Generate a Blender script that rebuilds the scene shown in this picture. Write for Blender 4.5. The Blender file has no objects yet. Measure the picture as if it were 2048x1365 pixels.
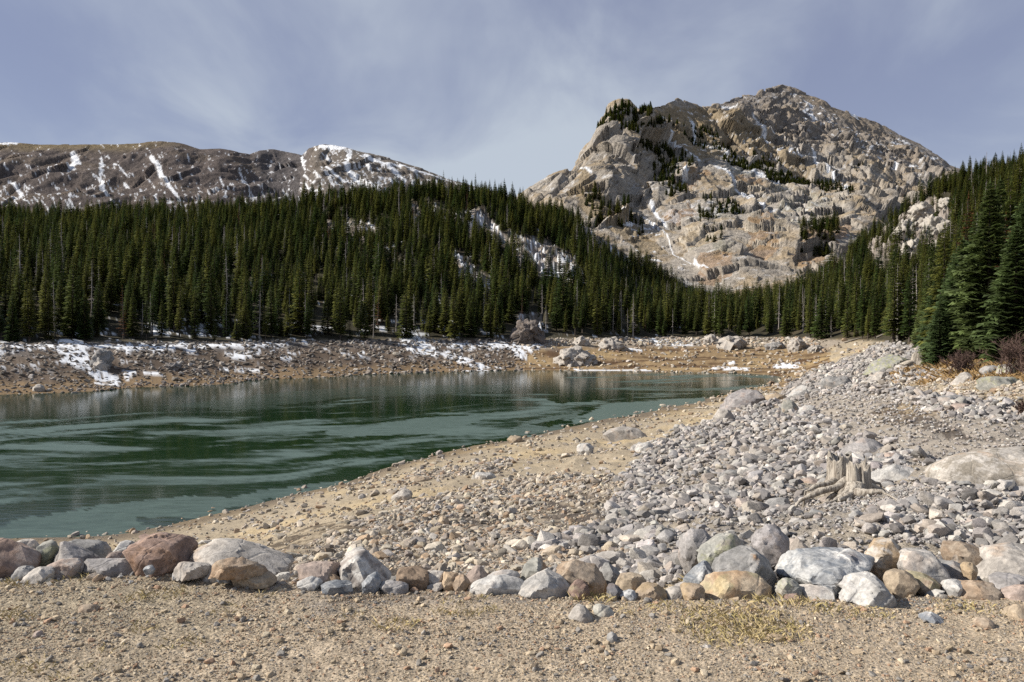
import bpy, bmesh, math, random
import numpy as np
from mathutils import Vector, Matrix

# ------------------------------------------------------------------ camera, light, exposure
scn = bpy.context.scene
COL = scn.collection
CAMZ = 2.0
F = 1607.0                      # focal length in photo pixels (2048 wide)
PITCH = math.radians(0.80)
cam_d = bpy.data.cameras.new('camera')
cam_d.sensor_width = 36.0
cam_d.lens = F / 2048.0 * 36.0
cam_d.clip_start = 0.1
cam_d.clip_end = 20000
cam = bpy.data.objects.new('camera', cam_d)
COL.objects.link(cam)
cam.location = (0, 0, CAMZ)
cam.rotation_euler = (math.pi / 2 - PITCH, 0, 0)
scn.camera = cam

SUN_AZ = math.radians(-88)      # clockwise from +Y
SUN_EL = math.radians(35)
sun_d = bpy.data.lights.new('sun', 'SUN')
sun_d.energy = 5.0
sun_d.angle = math.radians(0.6)
sun_d.color = (1.0, 0.93, 0.82)
sun = bpy.data.objects.new('sun', sun_d)
COL.objects.link(sun)
sdir = Vector((math.sin(SUN_AZ) * math.cos(SUN_EL), math.cos(SUN_AZ) * math.cos(SUN_EL), math.sin(SUN_EL)))
sun.rotation_euler = sdir.to_track_quat('Z', 'Y').to_euler()

world = bpy.data.worlds.new('World')
scn.world = world
world.use_nodes = True
scn.view_settings.view_transform = 'Standard'
scn.view_settings.look = 'None'
scn.view_settings.gamma = 1.0
scn.view_settings.exposure = 0.52
scn.render.engine = 'CYCLES'
scn.cycles.max_bounces = 5
scn.cycles.diffuse_bounces = 3
scn.cycles.glossy_bounces = 2
scn.cycles.transparent_max_bounces = 4
scn.cycles.use_denoising = False


# ------------------------------------------------------------------ node helpers
class NT:
    def __init__(self, tree):
        self.t = tree

    def n(self, kind, **kw):
        nd = self.t.nodes.new(kind)
        for k, v in kw.items():
            setattr(nd, k, v)
        return nd

    def l(self, a, b):
        self.t.links.new(a, b)

    def val(self, sock, v):
        if isinstance(v, bpy.types.NodeSocket):
            self.l(v, sock)
        elif v is not None:
            sock.default_value = v

    def math(self, op, a, b=None, clamp=False):
        m = self.n('ShaderNodeMath', operation=op, use_clamp=clamp)
        self.val(m.inputs[0], a)
        if b is not None:
            self.val(m.inputs[1], b)
        return m.outputs[0]

    def mix(self, f, a, b, blend='MIX'):
        m = self.n('ShaderNodeMix', data_type='RGBA', blend_type=blend)
        m.clamp_factor = True
        self.val(m.inputs[0], f)
        self.val(m.inputs[6], a if not isinstance(a, tuple) else (*a[:3], 1))
        self.val(m.inputs[7], b if not isinstance(b, tuple) else (*b[:3], 1))
        return m.outputs[2]

    def noise(self, vec, scale, detail=4, rough=0.55, dist=0.0):
        t = self.n('ShaderNodeTexNoise')
        if vec is not None:
            self.l(vec, t.inputs['Vector'])
        t.inputs['Scale'].default_value = scale
        t.inputs['Detail'].default_value = detail
        t.inputs['Roughness'].default_value = rough
        t.inputs['Distortion'].default_value = dist
        return t.outputs['Fac']

    def ramp(self, f, lo, hi, a=0.0, b=1.0):
        m = self.n('ShaderNodeMapRange')
        m.clamp = True
        m.interpolation_type = 'SMOOTHSTEP'
        self.val(m.inputs[0], f)
        m.inputs[1].default_value = lo
        m.inputs[2].default_value = hi
        m.inputs[3].default_value = a
        m.inputs[4].default_value = b
        return m.outputs[0]

    def mapping(self, vec, scale=(1, 1, 1), rot=(0, 0, 0), loc=(0, 0, 0)):
        m = self.n('ShaderNodeMapping')
        self.l(vec, m.inputs[0])
        m.inputs['Scale'].default_value = scale
        m.inputs['Rotation'].default_value = rot
        m.inputs['Location'].default_value = loc
        return m.outputs[0]

    def bump(self, h, strength, dist, normal=None):
        b = self.n('ShaderNodeBump')
        b.inputs['Strength'].default_value = strength
        b.inputs['Distance'].default_value = dist
        self.l(h, b.inputs['Height'])
        if normal is not None:
            self.l(normal, b.inputs['Normal'])
        return b.outputs[0]


def new_mat(name):
    m = bpy.data.materials.new(name)
    m.use_nodes = True
    nt = NT(m.node_tree)
    b = m.node_tree.nodes['Principled BSDF']
    b.inputs['Roughness'].default_value = 0.9
    b.inputs['Specular IOR Level'].default_value = 0.2
    return m, nt, b


# ------------------------------------------------------------------ sky: daylight sky seen through thin cirrus
def build_sky():
    nt = NT(world.node_tree)
    bg = world.node_tree.nodes['Background']
    sky = nt.n('ShaderNodeTexSky', sky_type='NISHITA')
    sky.sun_disc = False
    sky.sun_elevation = SUN_EL
    sky.sun_rotation = SUN_AZ
    sky.altitude = 2900
    geo = nt.n('ShaderNodeTexCoord')
    sep = nt.n('ShaderNodeSeparateXYZ')
    nt.l(geo.outputs['Generated'], sep.inputs[0])
    # project the view direction on a cloud layer (plane) so that the veil runs in perspective
    zz = nt.math('ADD', nt.math('MAXIMUM', sep.outputs[2], 0.0), 0.22)
    cx = nt.math('DIVIDE', sep.outputs[0], zz)
    cy = nt.math('DIVIDE', sep.outputs[1], zz)
    cmb = nt.n('ShaderNodeCombineXYZ')
    nt.l(cx, cmb.inputs[0])
    nt.l(cy, cmb.inputs[1])
    p = cmb.outputs[0]
    w1 = nt.noise(nt.mapping(p, (0.75, 0.42, 1), (0, 0, math.radians(-24)), (2.193, 5.0745, 0)), 1.0, 5, 0.5, 0.35)
    w2 = nt.noise(nt.mapping(p, (1.7, 1.0, 1), (0, 0, math.radians(-30)), (4.985, 2.7367, 0)), 1.25, 6, 0.55, 0.6)
    veil = nt.math('ADD', nt.math('MULTIPLY', w1, 0.64), nt.math('MULTIPLY', w2, 0.36))
    thick = nt.ramp(veil, 0.37, 0.62)
    skyc = nt.n('ShaderNodeVectorMath', operation='SCALE')
    nt.l(sky.outputs[0], skyc.inputs[0])
    skyc.inputs[3].default_value = 1.05
    thin_c = (3.0, 3.3, 4.7)
    thick_c = (5.2, 5.8, 6.6)
    # looking low means looking through more of the veil
    thick = nt.math('ADD', thick, nt.ramp(sep.outputs[2], 0.30, 0.06, 0.0, 0.38), clamp=True)
    veilcol = nt.mix(thick, thin_c, thick_c)
    amount = nt.ramp(thick, 0.0, 1.0, 0.72, 0.93)
    # the veil thins out overhead, as it does towards the top of the photograph
    amount = nt.math('MULTIPLY', amount, nt.ramp(sep.outputs[2], 0.38, 0.85, 1.0, 0.35))
    col = nt.mix(amount, skyc.outputs[0], veilcol)
    nt.l(col, bg.inputs[0])
    bg.inputs[1].default_value = 0.072


build_sky()


# ------------------------------------------------------------------ numpy helpers
def _h(ix, iy, iz, seed):
    h = (ix * np.uint32(374761393) + iy * np.uint32(668265263) + iz * np.uint32(2147483647 - 1013) + np.uint32(seed * 1442695 % 4294967291))
    h = (h ^ (h >> np.uint32(13))) * np.uint32(1274126177)
    h = (h ^ (h >> np.uint32(16))) * np.uint32(2246822519)
    return h ^ (h >> np.uint32(15))


def gn3(P, seed=0):
    P = np.asarray(P, np.float32)
    fl = np.floor(P)
    f = P - fl
    i = fl.astype(np.int32).astype(np.uint32)
    w = f * f * f * (f * (f * 6 - 15) + 10)
    out = np.zeros(len(P), np.float32)
    one = np.uint32(1)
    for dx in (0, 1):
        wx = w[:, 0] if dx else 1 - w[:, 0]
        for dy in (0, 1):
            wy = w[:, 1] if dy else 1 - w[:, 1]
            for dz in (0, 1):
                wz = w[:, 2] if dz else 1 - w[:, 2]
                h = _h(i[:, 0] + one * np.uint32(dx), i[:, 1] + one * np.uint32(dy), i[:, 2] + one * np.uint32(dz), seed)
                gx = (h & np.uint32(1023)).astype(np.float32) / 511.5 - 1
                gy = ((h >> np.uint32(10)) & np.uint32(1023)).astype(np.float32) / 511.5 - 1
                gz = ((h >> np.uint32(20)) & np.uint32(1023)).astype(np.float32) / 511.5 - 1
                out += wx * wy * wz * (gx * (f[:, 0] - dx) + gy * (f[:, 1] - dy) + gz * (f[:, 2] - dz))
    return out * 1.2


def gn2(x, y, seed=0):
    x = np.asarray(x, np.float64).ravel()
    y = np.asarray(y, np.float64).ravel()
    fx, fy = np.floor(x), np.floor(y)
    ax, ay = (x - fx).astype(np.float32), (y - fy).astype(np.float32)
    ix, iy = fx.astype(np.int64).astype(np.uint32), fy.astype(np.int64).astype(np.uint32)
    wx = ax * ax * ax * (ax * (ax * 6 - 15) + 10)
    wy = ay * ay * ay * (ay * (ay * 6 - 15) + 10)
    out = np.zeros(len(x), np.float32)
    z = np.zeros(1, np.uint32)
    for dx in (0, 1):
        a = wx if dx else 1 - wx
        for dy in (0, 1):
            b = wy if dy else 1 - wy
            h = _h(ix + np.uint32(dx), iy + np.uint32(dy), z, seed)
            gx = (h & np.uint32(65535)).astype(np.float32) / 32767.5 - 1
            gy = (h >> np.uint32(16)).astype(np.float32) / 32767.5 - 1
            out += a * b * (gx * (ax - dx) + gy * (ay - dy))
    return out * 1.3


def fbm2(x, y, scale, octv=4, seed=0, gain=0.5):
    s = np.zeros(np.size(x), np.float32)
    a = 1.0
    for k in range(octv):
        s += a * gn2(np.asarray(x) / scale * 2 ** k + 17.3 * k, np.asarray(y) / scale * 2 ** k - 9.1 * k, seed + k)
        a *= gain
    return s


def fbm3(P, scale, octv=4, seed=0, gain=0.5, ridged=False):
    s = np.zeros(len(P), np.float32)
    a = 1.0
    for k in range(octv):
        n = gn3(P / scale * 2 ** k + 13.7 * k, seed + k)
        if ridged:
            n = 0.55 - 1.6 * np.abs(n)
        s += a * n
        a *= gain
    return s


def facets(P, size, seed, grad=1.0):
    """broken rock: space falls into irregular cells, each with its own tilted plane"""
    Q = (np.asarray(P, np.float32) / size).astype(np.float32)
    base = np.floor(Q)
    best = np.full(len(Q), 1e9, np.float32)
    out = np.zeros(len(Q), np.float32)
    for dx in (-1, 0, 1):
        for dy in (-1, 0, 1):
            for dz in (-1, 0, 1):
                c = base + np.array((dx, dy, dz), np.float32)
                i = c.astype(np.int32).astype(np.uint32)
                h = _h(i[:, 0], i[:, 1], i[:, 2], seed)
                h2 = _h(i[:, 0], i[:, 1], i[:, 2], seed + 77)
                j = np.stack([(h & np.uint32(1023)), ((h >> np.uint32(10)) & np.uint32(1023)), ((h >> np.uint32(20)) & np.uint32(1023))], 1).astype(np.float32) / 1023.0
                g = np.stack([(h2 & np.uint32(1023)), ((h2 >> np.uint32(10)) & np.uint32(1023)), ((h2 >> np.uint32(20)) & np.uint32(1023))], 1).astype(np.float32) / 511.5 - 1
                r = Q - c - j
                d = (r * r).sum(1)
                m = d < best
                best[m] = d[m]
                out[m] = (r[m] * g[m]).sum(1) * grad + g[m, 0] * 0.22
    return out * size


def sstep(x, a, b):
    t = np.clip((x - a) / (b - a), 0, 1)
    return t * t * (3 - 2 * t)


def in_poly(u, v, poly):
    u = np.asarray(u)
    v = np.asarray(v)
    r = np.zeros(u.shape, bool)
    n = len(poly)
    j = n - 1
    for i in range(n):
        xi, yi = poly[i]
        xj, yj = poly[j]
        if yi != yj:
            c = ((yi > v) != (yj > v)) & (u < (xj - xi) * (v - yi) / (yj - yi) + xi)
            r ^= c
        j = i
    return r


def seg_dist(u, v, pts):
    d = np.full(np.shape(u), 1e9)
    for (x0, y0), (x1, y1) in zip(pts[:-1], pts[1:]):
        dx, dy = x1 - x0, y1 - y0
        t = np.clip(((u - x0) * dx + (v - y0) * dy) / (dx * dx + dy * dy), 0, 1)
        d = np.minimum(d, np.hypot(u - x0 - t * dx, v - y0 - t * dy))
    return d


def mesh_np(name, V, faces, smooth=True, colors=None, mats=None, midx=None):
    """faces: list of int arrays (n,3) or (n,4)."""
    me = bpy.data.meshes.new(name)
    V = np.asarray(V, np.float32)
    me.vertices.add(len(V))
    me.vertices.foreach_set('co', V.ravel())
    tot = sum(f.size for f in faces)
    npoly = sum(len(f) for f in faces)
    me.loops.add(tot)
    me.polygons.add(npoly)
    me.loops.foreach_set('vertex_index', np.concatenate([f.ravel() for f in faces]).astype(np.int32))
    sizes = np.concatenate([np.full(len(f), f.shape[1], np.int32) for f in faces])
    starts = np.concatenate([[0], np.cumsum(sizes)[:-1]]).astype(np.int32)
    me.polygons.foreach_set('loop_start', starts)
    if midx is not None:
        me.polygons.foreach_set('material_index', np.asarray(midx, np.int32))
    me.update(calc_edges=True)
    me.polygons.foreach_set('use_smooth', np.full(npoly, smooth, bool))
    if colors is not None:
        for an, c in colors.items():
            at = me.attributes.new(an, 'FLOAT_COLOR', 'POINT')
            c4 = np.ones((len(V), 4), np.float32)
            c4[:, :3] = c
            at.data.foreach_set('color', c4.ravel())
    for m in mats or ():
        me.materials.append(m)
    return me


ORD = ['leftmost', 'second from left', 'third from left', 'fourth from left', 'fifth from left', 'sixth from left', 'seventh from left', 'eighth from left', 'ninth from left', 'tenth from left']


def single_out(objs):
    """things whose description is the same are told apart by their order from the left"""
    by = {}
    for o in objs:
        by.setdefault(o['label'], []).append(o)
    for lab, os_ in by.items():
        if 1 < len(os_) <= 11:
            os_.sort(key=lambda o: o.location.x / o.location.y)
            for k, o in enumerate(os_):
                if len(lab.split()) > 13:
                    lab = ' '.join(lab.split()[1:])
                o['label'] = lab + ', ' + ('rightmost' if k == len(os_) - 1 else ORD[k])


def link(name, data, parent=None, loc=None, **props):
    o = bpy.data.objects.new(name, data)
    COL.objects.link(o)
    if parent is not None:
        o.parent = parent
    if loc is not None:
        o.location = loc
    for k, v in props.items():
        o[k] = v
    return o


def tag(o, label, cat, group=None):
    o['label'] = label
    o['category'] = cat
    if group:
        o['group'] = group
    return o


cp, sp_ = math.cos(PITCH), math.sin(PITCH)


def to_pix(x, y, z):
    """world -> photo pixel (planning helper: tells which part of the photo a place on the ground belongs to)"""
    zz = z - CAMZ
    d = y * cp - zz * sp_
    d = np.where(d < 0.05, 0.05, d)
    up = y * sp_ + zz * cp
    return 1024 + F * x / d, 682.5 - F * up / d


def at(u, v, y):
    a, b = (u - 1024) / F, -(v - 682.5) / F
    dy, dz = cp + b * sp_, -sp_ + b * cp
    s = y / dy
    return np.array((a * s, y, CAMZ + dz * s))


# ------------------------------------------------------------------ the ground: profiles of the valley by direction
Z_WATER = -8.0


def W(v):
    return 8.0 * F / (v - 660.0)


def H(v, y):
    return (660.0 - v) / F * y


def crest(e):
    return [(0.3, -2.0), (e, -2.0), (e + 0.9, -2.32)]


PROF = {
    -900: crest(6.6) + [(12, -3.5), (28, -8.2), (55, -10), (78, -8.5), (84, -7.7), (96, -2.6), (103, -2.4), (112, -1.5), (200, 22), (350, 52), (480, 66), (600, 60)],
    -300: crest(6.6) + [(12, -3.5), (30, -8.2), (60, -10), (88, -8.5), (93, -7.8), (108, -2.6), (116, -2.35), (124, -1.5), (200, 16), (330, 42), (440, 62), (520, 66), (640, 55)],
    0: crest(6.6) + [(12, -3.5), (W(1085), -8), (60, -10), (99, -8.3), (W(787), -8), (103.5, -7.1), (119, -2.65), (127, -2.4), (135, -1.5), (200, 12), (330, 36), (430, 56), (520, 60), (640, 55)],
    250: crest(6.6) + [(12, -3.5), (W(1075), -8), (60, -10), (112, -8.3), (W(772), -8), (117, -7.1), (132, -2.75), (141, -2.5), (150, -1.4), (210, 12), (330, 36), (430, 57), (520, 61), (640, 55)],
    500: crest(6.5) + [(12, -3.4), (W(1018), -8), (60, -9.5), (129, -8.3), (W(757), -8), (135, -7.3), (149, -2.75), (158, -2.5), (168, -1.2), (220, 11), (330, 36), (430, 61), (520, 64), (640, 55)],
    700: crest(6.3) + [(12, -3.2), (18.2, -4.4), (26.5, -5.8), (W(967), -8), (65, -9.5), (142, -8.3), (W(748), -8), (149, -7.3), (167, -2.85), (175, -2.5), (250, 14), (350, 42), (430, 68), (500, 74), (640, 58)],
    850: crest(6.2) + [(12, -3.2), (20, -4.5), (30, -6.0), (W(916), -8), (75, -9.5), (150, -8.3), (W(743), -8), (159, -7.4), (177, -2.85), (184, -2.3), (250, 14), (350, 45), (430, 71), (500, 78), (640, 60)],
    1000: crest(6.1) + [(12, -3.2), (23.6, -5.0), (34, -6.2), (49.5, -7.4), (W(882), -8), (78, -9.2), (155, -8.3), (W(740), -8), (166, -7.5), (185, -2.9), (194, -1.7), (250, 12), (350, 40), (430, 67), (490, 74), (600, 60)],
    1150: crest(6.0) + [(8.5, -2.6), (12, -3.1), (21.5, -4.6), (36, -6.2), (54, -7.4), (W(850), -8), (90, -9), (155, -8.3), (W(741), -8), (166, -7.5), (189, -2.9), (200, -1.5), (250, 9), (320, 28), (400, 46), (480, 66), (520, 66), (640, 50)],
    1300: crest(6.0) + [(8.5, -2.55), (12, -3.0), (20.8, -4.2), (35, -5.7), (54, -7.2), (W(823), -8), (100, -8.8), (152, -8.2), (W(742), -8), (180, -6.3), (198, -4.4), (207, -2.8), (225, -1.2), (300, 5), (380, 10), (450, 26), (500, 36), (640, 30)],
    1420: crest(6.0) + [(8.5, -2.5), (12, -2.9), (19.5, -3.9), (33.5, -5.0), (54, -6.5), (W(800), -8), (112, -8.6), (147, -8.2), (W(745), -8), (174, -6.2), (196, -4.3), (207, -2.8), (225, -1.2), (300, 3), (380, 6), (450, 9), (520, 10), (640, 10)],
    1560: crest(6.0) + [(9, -2.55), (15.6, -3.2), (27.5, -4.1), (40.6, -4.9), (72, -6.3), (W(768), -8), (128, -8.4), (139, -8.2), (W(749), -8), (162, -7.1), (185, -5.2), (202, -3.4), (213, -2.6), (230, -1), (300, 5), (380, 10), (450, 14), (520, 16), (640, 16)],
    1650: crest(6.0) + [(9.5, -2.45), (16, -3.15), (27, -3.85), (40, -4.4), (60, -5.0), (90, -6.0), (125, -6.9), (145, -6.6), (165, -4.6), (178, -2.9), (190, -2.2), (300, 9), (400, 18), (450, 23), (520, 25), (640, 24)],
    1750: crest(6.0) + [(10.3, -2.45), (16.6, -3.0), (29.6, -3.55), (45, -4.0), (59, -4.2), (78, -4.0), (106, -3.5), (150, -2.9), (166, -2.3), (260, 13), (350, 34), (420, 49), (470, 57), (560, 58), (640, 50)],
    1880: crest(6.1) + [(11.6, -2.45), (18, -2.7), (33, -2.9), (48, -2.8), (62, -2.5), (100, -1.4), (160, 4), (260, 22), (350, 46), (440, 78), (520, 84), (640, 80)],
    2048: crest(6.2) + [(10.9, -2.35), (16.7, -2.55), (27.5, -2.45), (40, -2.0), (60, -0.4), (100, 5), (200, 28), (300, 52), (400, 78), (500, 94), (640, 96)],
    2350: crest(6.4) + [(11, -2.3), (20, -2.2), (30, -1.6), (60, 3), (100, 11), (200, 40), (400, 95), (520, 108), (640, 110)],
    2900: crest(6.6) + [(12, -2.2), (25, -0.8), (60, 6), (100, 17), (200, 50), (400, 108), (640, 120)],
}
T_AZ = np.linspace(math.radians(-72), math.radians(72), 721)
T_LD = np.linspace(math.log(0.3), math.log(700), 1500)


def build_table():
    us = sorted(PROF)
    azs = np.array([math.atan((u - 1024) / F) for u in us])
    prof = np.array([np.interp(T_LD, np.log([p[0] for p in PROF[u]]), [p[1] for p in PROF[u]]) for u in us])
    k = np.exp(-0.5 * (np.arange(-15, 16) / 5.0) ** 2)
    k /= k.sum()
    prof = np.array([np.convolve(np.pad(r, 15, mode='edge'), k, 'valid') for r in prof])
    # cross-interpolation between neighbouring directions
    tab = np.empty((len(T_AZ), len(T_LD)), np.float32)
    idx = np.clip(np.searchsorted(azs, T_AZ) - 1, 0, len(azs) - 2)
    t = np.clip((T_AZ - azs[idx]) / (azs[idx + 1] - azs[idx]), 0, 1)[:, None]
    tab = prof[idx] * (1 - t) + prof[idx + 1] * t
    k2 = np.exp(-0.5 * (np.arange(-18, 19) / 6.0) ** 2)
    k2 /= k2.sum()
    pad = np.pad(tab, ((18, 18), (0, 0)), mode='edge')
    out = sum(k2[i] * pad[i:i + len(T_AZ)] for i in range(37))
    return out + CAMZ          # eye-relative -> world: eye at CAMZ


TAB = build_table()
ZW = Z_WATER + CAMZ            # water level in world


def base_z(x, y):
    x = np.asarray(x, float)
    y = np.asarray(y, float)
    r = np.hypot(x, y)
    az = np.arctan2(x, y)
    d = r * np.maximum(np.cos(az), 0.6)
    fa = np.clip((az - T_AZ[0]) / (T_AZ[1] - T_AZ[0]), 0, len(T_AZ) - 1.001)
    fd = np.clip((np.log(np.maximum(d, 0.31)) - T_LD[0]) / (T_LD[1] - T_LD[0]), 0, len(T_LD) - 1.001)
    ia, idd = fa.astype(int), fd.astype(int)
    ta, td = fa - ia, fd - idd
    z = (TAB[ia, idd] * (1 - ta) * (1 - td) + TAB[ia + 1, idd] * ta * (1 - td) + TAB[ia, idd + 1] * (1 - ta) * td + TAB[ia + 1, idd + 1] * ta * td)
    behind = sstep(np.abs(az), math.radians(75), math.radians(110))
    return z * (1 - behind) + 0.0 * behind * (np.minimum(r, 30) * 0)


def relief(x, y):
    """natural unevenness of the ground, metres"""
    x = np.asarray(x, float)
    y = np.asarray(y, float)
    sh = x.shape
    x = x.ravel()
    y = y.ravel()
    d = np.hypot(x, y)
    bz = base_z(x, y)
    a1 = 0.05 + 0.5 * sstep(d, 9, 80) * (1 - sstep(d, 170, 185)) + 1.6 * sstep(d, 200, 260)
    wat = sstep(np.abs(bz - ZW), 0.0, 1.2)
    n = fbm2(x, y, 7.0, 3, 11) * a1 * (0.25 + 0.75 * wat) * (0.2 + 0.8 * sstep(d, 7, 16))
    n = n + (0.5 - np.abs(fbm2(x, y, 3.4, 2, 27))) * 0.42 * sstep(x, 0.8, 3.0) * sstep(d, 8.5, 11) * (1 - sstep(d, 60, 90)) * wat
    n = n + fbm2(x, y, 1.3, 3, 21) * (0.02 + 0.10 * sstep(d, 7, 14)) * (0.2 + 0.8 * wat)
    n = n + fbm2(x, y, 30.0, 2, 31) * 4.0 * sstep(d, 210, 330)
    fa = d > 190
    if fa.any():
        xf, yf = x[fa], y[fa]
        u, v = to_pix(xf, yf, bz[fa])
        j1, j2 = fbm2(xf, yf, 16.0, 3, 33) * 30, fbm2(xf, yf, 16.0, 3, 37) * 14
        g = np.zeros(len(xf), np.float32)
        for gl in GLADES:
            g = np.maximum(g, in_poly(u + j1, v + j2, gl))
        cr = (0.6 - np.abs(fbm2(xf, yf, 22.0, 5, 35, 0.6)) * 2.2)
        st = fbm2(xf, yf, 14.0, 3, 39) * 6
        n[fa] += g * (cr * 4.5 + (np.floor(st) - st) * 1.5)
    return n.reshape(sh)


def gz(x, y):
    return base_z(x, y) + relief(x, y)


def hit(u, v, ymin=5.0):
    """first point of the ground along the ray of a photo pixel"""
    ys = np.exp(np.linspace(math.log(ymin), math.log(650), 2400))
    P = at(u, v, 1.0) - np.array((0, 0, CAMZ))
    xs = P[0] * ys
    zs = CAMZ + P[2] * ys
    g = base_z(xs, ys)
    below = np.nonzero(zs <= g)[0]
    if len(below) == 0:
        return None
    k = below[0]
    y = ys[k]
    return np.array((P[0] * y, y, float(gz(np.array([P[0] * y]), np.array([y]))[0])))


# ---- where which kind of ground lies (regions of the photo, carried to the ground they show)
SCREE = [(1090, 1190), (1180, 1070), (1240, 985), (1270, 900), (1400, 848), (1540, 800), (1640, 762), (1720, 752), (1850, 790), (2048, 800), (2500, 790), (2500, 1190), (2048, 1190), (1760, 1200), (1540, 1200), (1350, 1200)]
PATHDIRT = [(1590, 812), (1650, 790), (1750, 792), (1860, 826), (2090, 868), (2090, 935), (1860, 912), (1730, 882), (1680, 860), (1640, 836)]
MIDGRAV = [(560, 1110), (690, 1062), (790, 1010), (920, 982), (1000, 965), (1130, 945), (1250, 960), (1200, 1060), (1130, 1190), (700, 1180), (560, 1165), (400, 1165), (400, 1120)]
RBANK = [(1560, 775), (1640, 735), (1720, 712), (1760, 690), (1850, 688), (1880, 760), (1720, 770), (1600, 800)]
FLATS = [(1040, 742), (1120, 735), (1200, 712), (1330, 690), (1480, 690), (1600, 690), (1640, 705), (1620, 735), (1560, 752), (1400, 745), (1200, 745)]
WET = [[(560, 1092), (640, 1050), (690, 1040), (720, 1060), (660, 1110), (590, 1125)], [(880, 1045), (960, 1030), (990, 1050), (930, 1065)],
       [(1140, 990), (1260, 985), (1230, 1030), (1100, 1060), (1060, 1030)], [(700, 1120), (900, 1115), (920, 1140), (760, 1160)],
       [(1790, 820), (1860, 832), (2010, 885), (1990, 890), (1850, 860), (1740, 840)], [(1740, 812), (1800, 806), (1760, 830)], [(1060, 905), (1090, 912), (1070, 925)]]
SNOW_LOW = [
    [(30, 688), (120, 690), (330, 690), (560, 687), (580, 694), (330, 697), (100, 699), (0, 704), (-60, 704), (-60, 694)],
    [(110, 680), (165, 680), (180, 720), (210, 740), (250, 760), (240, 775), (195, 768), (175, 745), (130, 735), (120, 705)],
    [(240, 744), (330, 748), (320, 752), (250, 751)], [(455, 712), (520, 700), (522, 710), (470, 722)], [(440, 740), (518, 737), (520, 744), (450, 745)],
    [(800, 660), (825, 660), (860, 690), (930, 715), (1000, 738), (960, 740), (890, 715), (830, 708), (800, 690)],
    [(1035, 670), (1060, 680), (1100, 690), (1070, 700), (1050, 722), (1030, 716), (1020, 695)], [(880, 690), (940, 684), (1030, 690), (1020, 700), (920, 700)],
    [(1265, 676), (1330, 678), (1400, 682), (1390, 693), (1330, 692), (1280, 688)], [(1240, 695), (1290, 700), (1280, 706)],
    [(1430, 733), (1500, 736), (1495, 741), (1420, 741)], [(1555, 726), (1600, 728), (1590, 738), (1545, 738)], [(1440, 726), (1470, 724), (1470, 730)],
    [(935, 742), (985, 740), (990, 743), (930, 745)], [(1150, 739), (1300, 741), (1300, 743), (1150, 742)], [(300, 640), (330, 650), (340, 672), (300, 668)], [(400, 620), (430, 640), (420, 670), (390, 665)],
    [(210, 690), (330, 700), (400, 700), (400, 706), (250, 703)], [(560, 715), (590, 712), (585, 722)], [(720, 700), (730, 716), (715, 712)]]
# hillside openings: rock steps with snow between the trees
GLADES = [[(935, 415), (965, 420), (1010, 470), (1090, 478), (1160, 530), (1180, 580), (1110, 570), (1000, 505), (940, 475)],
          [(905, 500), (935, 520), (985, 560), (975, 590), (930, 570), (900, 540)], [(800, 410), (880, 415), (930, 440), (860, 440)],
          [(640, 445), (720, 440), (790, 470), (760, 490), (660, 470)], [(1030, 630), (1085, 625), (1080, 700), (1040, 690)], [(1140, 455), (1200, 430), (1340, 520), (1420, 560), (1240, 530)],
          [(1735, 440), (1790, 400), (1850, 392), (1905, 405), (1905, 500), (1850, 545), (1780, 555), (1730, 520)]]


def ground_zones(x, y, z):
    u, v = to_pix(x, y, z)
    nu = fbm2(x, y, 2.5, 4, 51, 0.6)
    nv = fbm2(x, y, 2.5, 4, 61, 0.6)
    d = np.hypot(x, y)
    amp = F / np.maximum(d, 4.0)
    uu = u + nu * 1.3 * amp * 0.8
    vv = v + nv * 0.45 * amp * np.clip(6.0 / d + 0.08, 0.08, 0.5)
    return uu, vv, nu, nv, d


def lerp(c, c2, m):
    return c + (np.asarray(c2, np.float32) - c) * m[:, None]


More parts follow.
